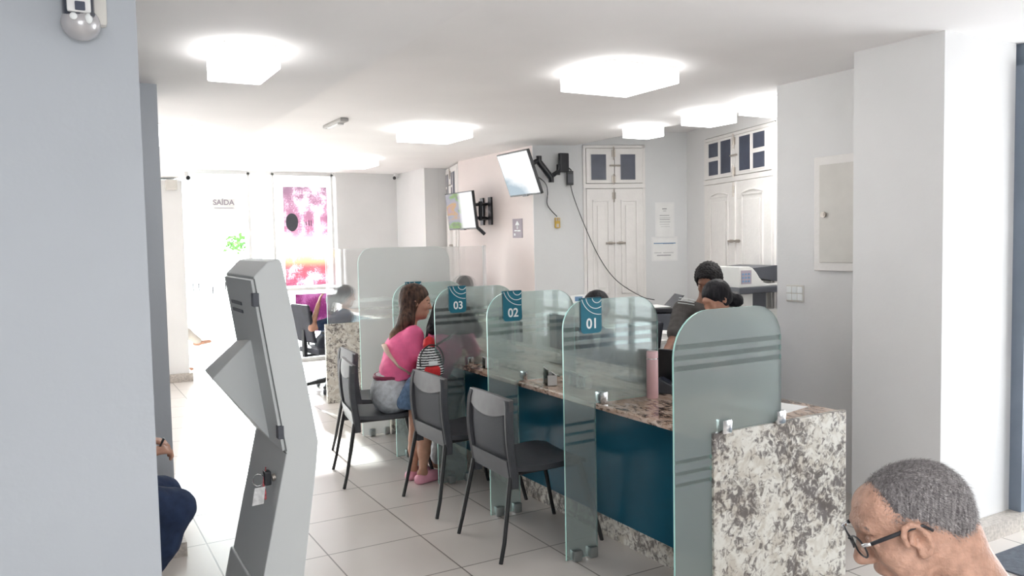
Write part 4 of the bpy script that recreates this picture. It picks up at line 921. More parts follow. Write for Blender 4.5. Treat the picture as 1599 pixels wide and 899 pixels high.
B().box((-.022,-.14,-.16),(0,-.06,.16)).box((-.022,.06,-.16),(0,.14,.16)).box((-.018,-.14,-.10),(0,.14,-.07)).box((-.018,-.14,.07),(0,.14,.10)).build('wall_plate', M['black'], t, bevel=.003)
B().tube([(-.02,0,.08),(-.14,-.10,.08),(-.27,-.02,.06)],.020,8).build('arm', M['black'], t, smooth=True, angle=40)
B().tube([(-.02,0,-.08),(-.14,-.10,-.08),(-.27,-.02,-.08)],.020,8).tube([(-.14,-.10,-.11),(-.14,-.10,.11)],.022,10).build('arm', M['black'], t, smooth=True, angle=40)
B().box((-.285,-.12,-.16),(-.262,.12,.14)).build('screen_plate', M['black'], t, bevel=.003)
tag(B().tube([(4.19,8.2,1.80),(4.24,8.15,1.74),(4.28,8.14,1.70)],.02,8).build('cable_bundle', M['black']), 'short dark cable bundle under the farther screen', 'cable')
def cable(name, label, pts, r=.005):
    # smooth through the points
    P_=[Vector(p) for p in pts]; out=[]
    for i in range(len(P_)-1):
        p0=P_[max(i-1,0)];p1=P_[i];p2=P_[i+1];p3=P_[min(i+2,len(P_)-1)]
        for k_ in range(8):
            s_=k_/8; out.append(.5*((2*p1)+(-p0+p2)*s_+(2*p0-5*p1+4*p2-p3)*s_*s_+(-p0+3*p1-3*p2+p3)*s_**3))
    out.append(P_[-1]); return tag(B().tube(out, r, 7).build(name, M['black'], smooth=True), label, 'cable')
def wp(u,v,off=.02):
    d=ray(u,v); n_=Vector((D1.y,-D1.x,0)); den=d.x*n_.x+d.y*n_.y; c_=(P0+n_*off); t_=(c_.x*n_.x+c_.y*n_.y)/den; return Vector((d.x*t_,d.y*t_,CAM_H+d.z*t_))
cable('cable','black cable drooping from the upper screen to the yellow box',[Vector((4.23,6.95,2.28)),Vector((4.40,7.02,2.20)),wp(855,300,.05),wp(855,320,.03),wp(870,338,.035)])
a_=wp(890,278,.04)
t = thing('power_adapter', 'black power adapter hanging under the screen arm on the grey wall', 'power adapter', tuple(a_), A1)
B().box((-.035,-.02,-.075),(.035,.02,.075),0,.006).build('case', M['black'], t)
B().box((-.028,-.022,-.05),(.028,-.020,.04)).build('label', M['dark'], t)
cable('cable','thin dark cord running diagonally down across the shuttered door',[wp(891,289,.06),wp(896,308,.06),wp(912,350,.07),wp(935,400,.07),wp(962,437,.10),wp(1000,462,.25),wp(1022,468,.4)],.0045)
tag(cable('cable','short black lead from the screen arm to the power adapter',[wp(888,262,.06),wp(892,266,.06),wp(889,270,.05)],.006),None,None)
# ---- floor mat, plastic bag
t = thing('floor_mat', 'dark grey floor mat with green marking behind the grey haired man', 'mat', (4.6,1.5,0))
B().box((-.72,-.9,0),(1.0,.755,.008)).build('mat', M['mat'], t)
B().prism([(-.33,.10),(-.20,.26),(-.17,.24),(-.24,.12),(-.16,.02),(-.30,.0)], lambda a,c_,d:(a,c_,d), .008,.0088).build('green_mark', M['green'], t)
sdf_mesh('plastic_bag', [ell((2.36,5.22,.09),(.12,.10,.09)),ell((2.42,5.14,.06),(.09,.08,.06)),ell((2.33,5.24,.18),(.03,.03,.07))], .010, M['paper'], None, bumpy=.012, bfreq=70)
tag(bpy.data.objects['plastic_bag'], 'white crumpled plastic bag on the floor by the girl', 'bag')
# ------------------------------------------------------------------ PEOPLE
def nv(v): v=np.array(v,float); return v/np.linalg.norm(v)
def lerp(a,b,t): return np.array(a,float)*(1-t)+np.array(b,float)*t
def head_frame(fwd, up=(0,0,1)):
    f=nv(fwd); l=np.cross(np.array(up,float),f); l=nv(l); u=np.cross(f,l); return f,l,u
def head_prims(c, fr, s=1., fem=False):
    c=np.array(c,float); f,l,u=fr; R=np.array([f,l,u])
    P_=lambda a,b,d: c+(f*a+l*b+u*d)*s
    E_=lambda a,b,d,r,k=.02,op='+': ell(P_(a,b,d), np.array(r)*s, R, k*s, op)
    pr=[E_(-.014,0,.030,(.096,.076,.086),.02), E_(.028,0,-.030,(.066,.060,.080),.04), E_(.040,0,-.085,(.040,.040,.030),.03), E_(.062,0,-.104,(.020,.022,.014),.02),
        E_(.030,.030,-.075,(.045,.026,.035),.03),E_(.030,-.030,-.075,(.045,.026,.035),.03)]
    pr+=[cap(P_(.080,.026,.026),P_(.084,-.026,.026),.010*s,.010*s,.018*s)]
    for q in (-1,1):
        pr+=[E_(.096,.032*q,.004,(.014,.018,.011),.012,'-'), E_(.079,.032*q,.003,(.0125,.013,.0115),.004), E_(.062,.042*q,-.030,(.022,.018,.016),.02)]
        pr+=[E_(-.006,.076*q,-.008,(.018,.007,.030),.006), E_(-.012,.082*q,.0,(.014,.005,.024),.006), E_(-.002,.084*q,-.006,(.008,.006,.014),.006,'-')]
        pr+=[E_(.096,.010*q,-.037,(.010,.008,.008),.008)]
    pr+=[cap(P_(.088,0,.012),P_(.106,0,-.030),.006*s,.011*s,.012*s), E_(.106,0,-.034,(.011,.010,.009),.008)]
    pr+=[cap(P_(.086,.017,-.062),P_(.086,-.017,-.062),.006*s,.006*s,.006*s), E_(.092,0,-.060,(.007,.014,.006),.006), E_(.089,0,-.072,(.008,.013,.007),.006)]
    return pr
def hand_prims(w, d, pn, side, curl=.6, s=1.):
    """d: wrist to fingers, pn: palm normal, side: towards the thumb"""
    w=np.array(w,float); d=nv(d); pn=nv(np.array(pn)-d*np.dot(pn,d)); sd=nv(side-d*np.dot(side,d)-pn*np.dot(side,pn)); pr=[]
    for i,(o,L) in enumerate(((.028,.066),(.0095,.074),(-.0095,.070),(-.028,.054))):
        kn=w+d*.088*s+sd*o*s; pr.append(cap(w+d*.01*s+sd*o*.55*s,kn,.013*s,.010*s,.012*s))
        d1=nv(d*math.cos(curl*.5)+pn*math.sin(curl*.5)); m1=kn+d1*L*.48*s; d2=nv(d*math.cos(curl*1.3)+pn*math.sin(curl*1.3)); m2=m1+d2*L*.30*s
        d3=nv(d*math.cos(curl*1.9)+pn*math.sin(curl*1.9)); m3=m2+d3*L*.25*s
        pr+=[cap(kn,m1,.0092*s,.0084*s,.004*s),cap(m1,m2,.0084*s,.0078*s,.003*s),cap(m2,m3,.0078*s,.0066*s,.003*s)]
    b0=w+d*.022*s+sd*.022*s; b1=b0+nv(d*.7+sd*.75+pn*.3)*.042*s; b2=b1+nv(d*.95+sd*.25+pn*.35)*.030*s; b3=b2+nv(d+pn*.4)*.022*s
    pr+=[cap(b0,b1,.013*s,.011*s,.010*s),cap(b1,b2,.0105*s,.009*s,.004*s),cap(b2,b3,.009*s,.007*s,.003*s)]
    return pr
def torso(J, g=0, s=1.):
    lat=nv(np.array(J['shL'])-np.array(J['shR'])); pe=np.array(J['pelvis'],float); ch=np.array(J['chest'],float); nk=np.array(J['neck'],float)
    hl=nv(np.array(J['hipL'])-np.array(J['hipR'])) if 'hipL' in J else lat; wa=lerp(pe,ch,.5); w_=J.get('w',1)
    pr=[]
    for q in (-1,1):
        pr+=[cap(pe+hl*.075*q*s,wa+lat*.055*q*s,(.105*w_+g)*s,(.095*w_+g)*s,.05), cap(wa+lat*.055*q*s,ch+lat*.065*q*s,(.095*w_+g)*s,(.098+g)*s,.05)]
    pr+=[cap(np.array(J['shL'])-lat*.02,np.array(J['shR'])+lat*.02,(.055+g)*s,None,.05), cap(ch,lerp(ch,nk,.7),(.095+g)*s,(.06+g)*s,.05)]
    return pr
def arms(J, g=0, s=1., f=1.):
    pr=[]
    for q in 'LR':
        if 'el'+q not in J: continue
        a,b=J['sh'+q],J['el'+q]
        if f<1: pr.append(cap(a,lerp(a,b,f),(.048+g)*s,(.046+g)*s,.03)); continue
        pr.append(cap(a,b,(.047+g)*s,(.037+g)*s,.03))
        if 'wr'+q in J: pr.append(cap(b,J['wr'+q],(.038+g)*s,(.025+g)*s,.02))
    return pr
def legs(J, g=0, s=1., f=1., foot=True):
    pr=[]
    for q in 'LR':
        if 'knee'+q not in J: continue
        pr.append(cap(J['hip'+q],J['knee'+q],(.085+g)*s,(.056+g)*s,.04))
        if f>=1 and 'an'+q in J:
            an=np.array(J['an'+q],float); kn=np.array(J['knee'+q],float)
            pr.append(cap(kn,lerp(kn,an,.35),(.055+g)*s,(.054+g)*s,.03)); pr.append(cap(lerp(kn,an,.35),an,(.054+g)*s,(.036+g)*s,.03))
            if foot and 'toe'+q in J:
                to=np.array(J['toe'+q],float); pr.append(cap(an+(0,0,-.03*s),to,(.036)*s,(.024)*s,.02)); pr.append(cap(an+(0,0,-.04*s),an-nv(to-an)*.04*s+(0,0,-.04*s),.032*s,.030*s,.02))
    return pr
def person(label, J, skin, base, s=1., h=.007, hands=(), extra=()):
    t = thing('person', label, 'person', base)
    pr = torso(J,0,s)+arms(J,0,s)+legs(J,0,s)
    if 'head' in J:
        fr=head_frame(J['hf'], J.get('hu',(0,0,1))); hc=np.array(J['head'],float); hs=J.get('hs',1.)
        pr+=[cap(hc-fr[2]*.07*hs-fr[0]*.022*hs,J['neck'],.050*s,.056*s,.03)]+head_prims(hc,fr,hs)
    for hd in hands: pr+=hand_prims(*hd)
    pr+=list(extra)
    bd = sdf_mesh('body', pr, h, skin, t)
    return t
def hair_cap_prims(J, th=.012, back=True, hair_line=.035):
    fr=head_frame(J['hf'], J.get('hu',(0,0,1))); f,l,u=fr; c=np.array(J['head'],float); s=J.get('hs',1.); R=np.array([f,l,u])
    pr=[ell(c+(f*-.020+u*.036)*s, np.array((.098+th,.078+th,.086+th))*s, R, .02), ell(c+(f*-.045+u*-.02)*s, np.array((.062+th,.070+th,.07+th))*s, R, .03)]
    return pr, fr, c, s
def cut_face(c, fr, s, x=.062, z=.050):   # opens the hair over the face
    f,l,u=fr; R=np.array([f,l,u]); return ell(c+(f*.105+u*-.03)*s, np.array((.075,.062,.088))*s, R, .015, '-')
W3 = lambda p: np.array((p.x,p.y,p.z))
Y = lambda u,v,y: W3(ony(u,v,y))

# ---- 1. grey haired man in the foreground
r_ = np.array((_r.x,_r.y,0)); r_/=np.linalg.norm(r_); vw = np.array((math.sin(YAW),math.cos(YAW),0))
def front_man():
    D=1.52; earp = ray(1436,846); k_=D/FPX; ear=W3(Vector((0,0,CAM_H))+earp*k_)
    fwd = nv(-r_*.90 - np.array((0,0,1))*.40 + vw*.07); f,l,u = head_frame(fwd, nv(np.array((0,0,1))*1.0+vw*.06))
    s=1.02; c = ear-(f*.014+l*.078+u*-.016)*s
    J=dict(head=c,hf=f,hu=u,hs=s)
    nk = c-f*.075-u*.17; lat=nv(np.cross((0,0,1),nv(-r_*.95+vw*.1)))
    J.update(neck=nk-np.array((0,0,.03)), shL=nk+lat*.19-np.array((0,0,.07)), shR=nk-lat*.19-np.array((0,0,.07)), chest=nk-np.array((0,0,.22))+r_*.03, pelvis=nk-np.array((0,0,.58))+r_*.08)
    fl_=nv(-r_*.98+vw*.1); pe=J['pelvis']
    J['hipL']=pe+lat*.09; J['hipR']=pe-lat*.09
    for q,sg in (('L',1),('R',-1)):
        J['knee'+q]=pe+lat*.13*sg+fl_*.44; J['an'+q]=np.array((J['knee'+q][0]-fl_[0]*.0,J['knee'+q][1],.09)); J['toe'+q]=J['an'+q]+fl_*.17-np.array((0,0,.06))
        J['el'+q]=J['sh'+q]+fl_*.14-np.array((0,0,.24)); J['wr'+q]=J['knee'+q]-fl_*.14+np.array((0,0,.10))-lat*.05*sg
    t = thing('person','grey haired man with dark rimmed eyeglasses seated in the right foreground, head bowed','person',(float(pe[0]),float(pe[1]),0))
    R=np.array([f,l,u]); P_=lambda a,b,d: c+(f*a+l*b+u*d)*s
    E_=lambda a,b,d,r,k=.02,op='+',RR=R: ell(P_(a,b,d), np.array(r)*s, RR, k*s, op)
    pr=[E_(-.018,0,.024,(.100,.078,.074),.02), E_(.026,0,-.026,(.064,.064,.082),.04), E_(.036,0,-.085,(.045,.048,.032),.03), E_(.060,0,-.106,(.022,.024,.015),.02), E_(.050,0,.045,(.028,.05,.035),.03)]
    pr+=[cap(P_(.081,.034,.024),P_(.083,-.034,.024),.011*s,.011*s,.02*s)]
    for q in (-1,1):
        pr+=[E_(.098,.032*q,.003,(.018,.020,.013),.014,'-'), E_(.078,.032*q,.001,(.013,.014,.0125),.004), cap(P_(.088,.022*q,.004),P_(.084,.044*q,.001),.0042*s,.004*s,.004*s), cap(P_(.089,.024*q,-.009),P_(.083,.044*q,-.010),.004*s,.004*s,.006*s)]
        pr+=[E_(.060,.044*q,-.032,(.026,.020,.020),.02), E_(.040,.058*q,-.060,(.03,.014,.032),.025)]
        # ear: outer rim, bowl, lobe
        rim=[(-.010+.021*math.cos(a)-.004*math.sin(a), .083*q, -.008+.031*math.sin(a)) for a in [math.radians(x) for x in (-75,-35,5,45,80,115,150,185)]]
        rim=[P_(-x+.008, y+.004*q, z) for x,y,z in rim]
        for i in range(len(rim)-1): pr.append(cap(rim[i],rim[i+1],.0052*s,.0052*s,.004*s))
        pr+=[E_(.010,.079*q,-.008,(.017,.006,.028),.008), E_(.016,.084*q,-.010,(.008,.007,.012),.006,'-'), E_(.017,.082*q,-.037,(.009,.0055,.010),.007), E_(.027,.080*q,-.010,(.005,.005,.008),.006)]
        pr+=[E_(.095,.012*q,-.040,(.011,.009,.009),.008)]
    pr+=[cap(P_(.088,0,.010),P_(.110,0,-.032),.007*s,.013*s,.012*s), E_(.108,0,-.037,(.013,.012,.010),.008), E_(.084,0,-.068,(.012,.026,.010),.01)]
    pr+=[cap(P_(-.045,0,-.05),J['neck'],.064,.068,.04), cap(P_(-.078,.02,-.055),P_(-.085,-.02,-.075),.03,.03,.03), cap(P_(-.02,.05,-.06),nk+lat*.05+np.array((0,0,-.06)),.018,.016,.02)]
    sdf_mesh('head_surface', pr, .0028, M['skin_old'], t).name='body'
    # the rest of the seated figure below the frame, joined at the neck
    J2=dict(J); J2.pop('head')
    sh=torso(J2,.012)+arms(J2,.014,1.,.7)+[cap(J['neck']-np.array((0,0,.045)),J['neck']-np.array((0,0,.08)),.075,.09,.03)]
    o=sdf_mesh('shirt', sh, .009, M['cream'], t)
    J3=dict(J); sdf_mesh('trousers', legs(J3,.015,1.,1.,False)+[cap(J['hipL'],J['hipR'],.12,None,.04)], .010, M['navy'], t)
    # hair shell: short, receding at the temples
    hp=[E_(-.021,0,.028,(.1005,.0805,.0745),.02), E_(-.066,0,-.015,(.054,.068,.066),.03)]
    hp+=[E_(.118,0,.010,(.060,.10,.100),.02,'-'), E_(.090,.10,-.030,(.046,.075,.062),.02,'-'), E_(.090,-.10,-.030,(.046,.075,.062),.02,'-'), E_(.04,.09,-.075,(.07,.06,.055),.02,'-'), E_(.04,-.09,-.075,(.07,.06,.055),.02,'-'), E_(-.02,0,-.120,(.16,.16,.05),.02,'-'), E_(.010,.090,-.012,(.022,.022,.030),.01,'-'), E_(.010,-.090,-.012,(.022,.022,.030),.01,'-')]
    hr=sdf_mesh('hair', hp, .003, M['hair_grey'], t, bumpy=.0008, bfreq=260, fuzz=.0012)
    # fine short strands growing from the shell
    me=hr.data; rs=random.Random(5); npol=len(me.polygons); b=B(); bm=b.bm; off=Vector(t.location)
    cen=Vector(c); F3=Vector(f);U3=Vector(u);L3=Vector(l)
    n_st=18000
    vs_=[];fs_=[]
    for i in range(n_st):
        p=me.polygons[rs.randrange(npol)]; o_=p.center; nn=p.normal; rel=(o_+off-cen)
        if rel.dot(U3)< -.075: continue
        down=(-U3*.9 - F3*.55) if rel.dot(F3)<.03 else (-F3*.75+U3*.1)
        g_=(down-nn*down.dot(nn)).normalized(); d_=(g_*.86+nn*rs.uniform(.10,.42)+Vector((rs.uniform(-.2,.2),rs.uniform(-.2,.2),rs.uniform(-.2,.2)))).normalized()
        Ls=rs.uniform(.009,.018); w0=.0004; s1=d_.cross(nn).normalized(); k0=len(vs_)
        m_=o_+d_*Ls*.55; e_=o_+(d_*.96-nn*.12).normalized()*Ls
        vs_+= [o_-s1*w0-nn*.001,o_+s1*w0-nn*.001,m_+s1*w0*.8,m_-s1*w0*.8,e_]; fs_+=[(k0,k0+1,k0+2,k0+3),(k0+3,k0+2,k0+4)]
    me2=bpy.data.meshes.new('hair_strands'); me2.from_pydata(vs_,[],fs_); me2.update(); so=finish('hair_strands', me2, M['hair_grey2'], None); so.parent=hr; so['kind']='stuff'
    # eyebrow
    for q in (-1,1):
        vs_=[];fs_=[]
        for i in range(140):
            a=rs.random(); o_=Vector(P_(.094-.012*a,(.014+.036*a)*q,.028+.004*math.sin(a*3)+rs.uniform(-.003,.003))); d_=Vector(f*.35+l*q*.8+u*rs.uniform(-.2,.5)).normalized(); s1=d_.cross(Vector(u)).normalized()*.0004; k0=len(vs_); e_=o_+d_*.009
            vs_+=[o_-s1,o_+s1,e_]; fs_.append((k0,k0+1,k0+2))
        me2=bpy.data.meshes.new('eyebrow'); me2.from_pydata([v-off for v in vs_],[],fs_); finish('eyebrow', me2, M['hair_grey2'], t)
    # eyeglasses
    g=bpy.data.objects.new('eyeglasses',None); COL.objects.link(g); g.parent=t; g['label']='dark rimmed eyeglasses with silver corner'
    def V3(a,b_,d): return Vector(P_(a,b_,d))
    for q in (-1,1):
        ringp=[V3(.112-.010*abs(math.cos(a)*.7+.5)*1.0*.6, (.033+.027*math.cos(a))*q, .0+.020*math.sin(a)*(1 if math.sin(a)>0 else 1.1)) for a in [2*math.pi*i/28 for i in range(28)]]
        B().tube(ringp,.0019,8,closed=True).build('rim', M['black'], g, world=True, smooth=True)
        b=B(); cv=[b.bm.verts.new(p) for p in ringp]; b.bm.faces.new(cv); b.build('lens', M['clear'], g, world=True)
        B().tube([V3(.108,.061*q,.010),V3(.094,.071*q,.011)],[.0042,.0038],8).build('silver_hinge', M['chrome'], g, world=True, smooth=True)
        B().tube([V3(.094,.071*q,.011),V3(.05,.079*q,.013),V3(.02,.087*q,.016),V3(-.002,.090*q,.014),V3(-.014,.088*q,-.002)],[.0040,.0042,.0036,.003,.0028],8).build('temple', M['black'], g, world=True, smooth=True)
    B().tube([V3(.112,.008,.006),V3(.116,0,.009),V3(.112,-.008,.006)],.0018,8).build('bridge', M['black'], g, world=True, smooth=True)
M['skin_old'] = pmat('weathered_light_skin', (.46,.27,.20), .48, var=.09, nscale=45, bump=.35, bscale=160, sss=.1)
front_man()

# ---- 2. woman in pink seated on the third chair
yw=5.34; J=dict(head=Y(650,471,yw), hf=nv((.93,-.36,-.12)), hs=1.0, neck=Y(638,512,yw), chest=Y(628,543,yw), pelvis=Y(614,612,yw), w=1.0)
lat=nv((.30,.95,0)); nk=J['neck']
J['shL']=nk+lat*.150-np.array((0,0,.065)); J['shR']=nk-lat*.150-np.array((0,0,.065)); pe=J['pelvis']; fw=nv((.95,-.20,0))
J['hipL']=pe+lat*.09; J['hipR']=pe-lat*.09
for q,sg in (('L',1),('R',-1)):
    J['knee'+q]=pe+lat*.11*sg+fw*.42-np.array((0,0,.0)); J['an'+q]=np.array((J['knee'+q][0]-.14,J['knee'+q][1],.10)); J['toe'+q]=J['an'+q]+fw*.14-np.array((0,0,.07))
J['shR']=Y(646,524,yw-.15); J['elR']=Y(664,580,yw-.17); J['wrR']=J['elR']+fw*.20+lat*.08+np.array((0,0,.03)); J['elL']=J['shL']+fw*.16-np.array((0,0,.20)); J['wrL']=J['elL']+fw*.20+np.array((0,0,.05))
hands=[(J['wrR'],fw*1.+lat*.3,(0,0,-1),lat,.4,.9),(J['wrL'],fw,(0,0,-1),-lat,.4,.9)]
bust=[ell(J['chest']+fw*.085-lat*.07*q,(.05,.06,.06),None,.04) for q in (-1,1)]
t=person('woman in pink T-shirt and pale jeans seated on a charcoal chair, long brown hair', J, M['skin_l'], (float(pe[0]),float(pe[1]),0), .96, .006, hands, bust)
sdf_mesh('t_shirt', torso(J,.013,1.0)+arms(J,.014,1.0,.48)+[ell(J['chest']+fw*.09-lat*.07*q,(.055,.065,.065),None,.04) for q in (-1,1)]+[cap(nk-np.array((0,0,.03)),nk-np.array((0,0,.06)),.06,.08,.03)]+[cut(pe+np.array((0,0,.105)),(0.1,0,-1))], .006, M['pink'], t, bumpy=.0025, bfreq=38)
sdf_mesh('jeans', legs(J,.016,.95,1.,False)+[cap(J['hipL'],J['hipR'],.122,None,.05),cap(pe,pe+np.array((0,0,.11)),.125,.118,.05),cap(J['hipL']-fw*.03,J['hipR']-fw*.03,.125,None,.05)]+[cut(pe+np.array((0,0,.135)),(0.05,0,1))], .007, M['jeans'], t, bumpy=.002, bfreq=45)
bc=pe+np.array((0,0,.118)); ring=[]
for i in range(28):
    a=2*math.pi*i/28; ring.append(Vector(bc+fw*.130*math.cos(a)+lat*.158*math.sin(a)))
B().tube(ring,.011,8,closed=True,flat=1.6).build('belt', M['belt'], t, world=True, smooth=True)
hp,fr,c,s=hair_cap_prims(J,.010); f,l,u=fr
fall=[c+(f*-.075+u*-.02)*1, Y(632,505,yw), Y(618,525,yw-.02), Y(606,548,yw-.03)]
hp+=[cap(c-f*.06-l*.03-u*.02,Y(634,500,yw-.06),.055,.05,.03), cap(c-f*.06+l*.03-u*.02,Y(634,500,yw+.08),.055,.05,.03), cap(Y(634,500,yw-.05),fall[2],.052,.036,.03), cap(Y(634,500,yw+.06),fall[2],.052,.036,.03), cap(fall[2],fall[3],.036,.014,.03)]
hp+=[cap(c+f*.0+l*.078-u*.02, c+f*.01+l*.085-u*.14,.022,.014,.03), cap(c-f*.035-l*.070-u*.03, c-f*.02-l*.075-u*.15,.024,.016,.03), ell(c+(f*.105+u*-.035),(.088,.12,.088),np.array([f,l,u]),.02,'-')]
off=np.array(t.location)
sdf_mesh('hair', hp, .0055, M['hair_brown2'] if 'hair_brown2' in M else M['hair_brown'], t, bumpy=.0015, bfreq=150)
e0=c+(f*.088-l*.034+u*.001); B().ell(e0,(.006,.008,.005),10).build('eye', M['black'], t, world=True)
B().tube([c+(f*.087-l*.020+u*.020),c+(f*.083-l*.036+u*.024),c+(f*.070-l*.050+u*.018)],.0025,6).build('eyebrow', M['hair_black'], t, world=True)
bg=thing('shoulder_bag','cream crossbody bag with a knotted strap worn by the woman in pink','bag',tuple(Y(640,592,yw-.14)))
B().tube([Y(600,538,yw+.0),Y(605,550,yw-.13),Y(622,572,yw-.17),Y(640,583,yw-.16)],[.021]*4,8,flat=.4).build('strap', M['strap'], bg, world=True, smooth=True)
sdf_mesh('pouch',[ell(Y(640,598,yw-.13),(.05,.05,.065)),ell(Y(647,583,yw-.13),(.05,.035,.03)),ell(Y(636,582,yw-.15),(.025,.025,.025))],.006,M['strap'],bg,bumpy=.004,bfreq=90)

# ---- 3. girl in pink standing at the counter
yg=5.10; J=dict(head=Y(704,487,yg), hf=nv((.72,.60,-.30)), hs=.93, neck=Y(703,514,yg), chest=Y(692,548,yg), pelvis=Y(664,606,yg-.04), w=.72)
lat=nv((-.80,.60,0)); nk=J['neck']
J['shL']=Y(675,525,yg+.06); J['shR']=Y(730,528,yg-.04)
pe=J['pelvis']; J['hipL']=pe+lat*.06; J['hipR']=pe-lat*.06
J['kneeL']=Y(648,685,yg); J['kneeR']=Y(663,690,yg-.08); J['anL']=Y(646,742,yg)*1.0; J['anR']=Y(661,747,yg-.12)
for q in 'LR': J['an'+q][2]=.085; J['toe'+q]=J['an'+q]+np.array((.10,.03,-.055))
J['elR']=Y(746,562,yg-.06); J['wrR']=Y(731,574,yg-.10)+np.array((.03,.0,0)); J['elL']=J['shL']+np.array((.14,.06,-.15)); J['wrL']=J['elL']+np.array((.18,.0,.02))
t=person('girl in pink T-shirt leaning on the counter, wearing a striped backpack', J, M['skin_girl'], (float(pe[0]),float(pe[1]),0), .72, .005, [(J['wrR'],(.6,.2,-.1),(0,0,-1),(-.2,.7,0),.5,.75),(J['wrL'],(1,0,0),(0,0,-1),(0,-1,0),.5,.75)])
sdf_mesh('t_shirt', torso(J,.014,.74)+arms(J,.018,.74,.6)+[cap(nk-np.array((0,0,.02)),nk-np.array((0,0,.04)),.045,.06,.03)]+[cut(pe+np.array((0,0,.0)),(-.3,0,-1))], .006, M['pink'], t, bumpy=.002, bfreq=45)
sdf_mesh('denim_skirt', [cap(pe+lat*.05,Y(641,628,yg)+lat*.02,.095,.075,.04),cap(pe-lat*.05,Y(660,640,yg-.06),.095,.080,.04)]+[cut(pe-np.array((0,0,.13)),(0,0,-1))], .006, M['denim'], t, bumpy=.002, bfreq=60)
hp,fr,c,s=hair_cap_prims(J,.016); f,l,u=fr
hp+=[cap(c-f*.05+l*.05,c-f*.05+l*.06-np.array((0,0,.13)),.055,.04,.03),cap(c-f*.05-l*.05,c-f*.05-l*.06-np.array((0,0,.12)),.055,.04,.03),cap(c-f*.06,c-f*.06-np.array((0,0,.13)),.055,.045,.03),cap(Y(690,476,yg+.02),Y(677,512,yg+.02),.052,.050,.03),cap(Y(722,478,yg),Y(742,517,yg),.055,.052,.03),cap(Y(700,508,yg-.05),Y(728,512,yg-.05),.05,.05,.03),cut_face(c,fr,.93)]
sdf_mesh('hair', hp, .006, M['hair_black'], t, bumpy=.0015, bfreq=140)
for q,sg in (('L',1),('R',1)):
    a=J['an'+q]; sh=sdf_mesh('shoe',[cap(a+np.array((-.03,-.01,-.055)),a+np.array((.115,.03,-.062)),.038,.036,.02),cap(a+np.array((.04,.01,-.04)),a+np.array((.10,.025,-.05)),.036,.032,.02)]+[cut((0,0,.003),(0,0,-1))],.005,M['pinkshoe'],t)
bkc=Y(671,562,yg-.20)
def stripe_mat():
    m, nt, out = new_mat('black_white_striped_fabric'); b = N(nt,'ShaderNodeBsdfPrincipled'); nt.links.new(b.outputs[0], out.inputs[0]); b.inputs['Roughness'].default_value=.7
    tc = N(nt,'ShaderNodeTexCoord'); wv = N(nt,'ShaderNodeTexWave', wave_type='BANDS', bands_direction='Z', i_Scale=19.0, i_Distortion=1.2); wv.inputs['Detail Scale'].default_value=4
    nt.links.new(tc.outputs['Object'], wv.inputs['Vector']); nt.links.new(ramp(nt, wv.outputs[0], [(.46,(.012,.012,.016)),(.54,(.78,.78,.78))]), b.inputs['Base Color']); return m
bk=thing('backpack','small black and white striped backpack with red pocket on the girl','backpack',tuple(bkc))
tilt=.0
sdf_mesh('bag_body',[ell(bkc+np.array((0,0,-.02)),(.088,.052,.115),None,.03),cap(bkc+np.array((-.045,0,-.075)),bkc+np.array((.045,0,-.075)),.05,None,.03)],.005,stripe_mat(),bk)
sdf_mesh('red_pocket',[cap(bkc+np.array((-.040,-.045,-.085)),bkc+np.array((.030,-.05,-.085)),.022,None,.02),cap(bkc+np.array((-.040,-.045,-.055)),bkc+np.array((.030,-.05,-.055)),.020,None,.02)],.004,M['red'],bk)
B().box(tuple(bkc+np.array((-.03,-.062,-.03))),tuple(bkc+np.array((.03,-.050,.0)))).build('white_label',M['white'],bk,world=True,bevel=.002)
B().tube([bkc+np.array((.085*math.cos(a),-.035,-.0+.105*math.sin(a))) for a in [math.pi*(-.1+1.2*i/16) for i in range(17)]],.005,6).build('zip_piping',M['black'],bk,world=True,smooth=True)
B().tube([bkc+np.array((-.03,.02,.09)),Y(668,515,yg-.14),Y(672,508,yg-.03)],[.008,.011,.011],8).build('shoulder_strap',M['black'],bk,world=True,smooth=True)
B().tube([bkc+np.array((.05,.02,.09)),Y(700,528,yg-.14),Y(712,516,yg-.06)],[.008,.011,.011],8).build('shoulder_strap',M['black'],bk,world=True,smooth=True)
sdf_mesh('pink_top_flap',[ell(bkc+np.array((.01,.02,.105)),(.045,.035,.05),None,.02)],.006,M['red'],bk,bumpy=.003,bfreq=90)

# ---- 4. young man in grey shirt behind the counter
ym=4.62; J=dict(head=Y(1106,439,ym), hf=nv((-.80,-.42,-.43)), hs=1.03, neck=Y(1098,474,ym), chest=Y(1095,520,ym+.03), pelvis=Y(1118,600,ym+.12))
lat=nv((.66,-.75,0)); J['shR']=Y(1064,483,ym+.08); J['shL']=Y(1134,492,ym-.08); pe=J['pelvis']; fw=nv((-.99,.05,0))
J['hipL']=pe+lat*.09; J['hipR']=pe-lat*.09
for q,sg in (('L',1),('R',-1)):
    J['knee'+q]=pe+lat*.12*sg+fw*.42; J['an'+q]=np.array((J['knee'+q][0],J['knee'+q][1],.10)); J['toe'+q]=J['an'+q]+fw*.16-np.array((0,0,.06))
J['elR']=Y(1050,535,ym-.02); J['wrR']=Y(1030,566,ym-.30); J['elL']=J['shL']+fw*.10-np.array((0,0,.26)); J['wrL']=J['elL']+fw*.22+np.array((0,0,.04))
t=person('young man with short curly black hair in grey striped-shoulder T-shirt, looking down behind the counter', J, M['skin_d'], (float(pe[0]),float(pe[1]),0), 1., .007, [(J['wrR'],(-.8,-.5,-.3),(0,0,-1),(.5,-.8,0),.5,1),(J['wrL'],fw,(0,0,-1),-lat,.5,1)])
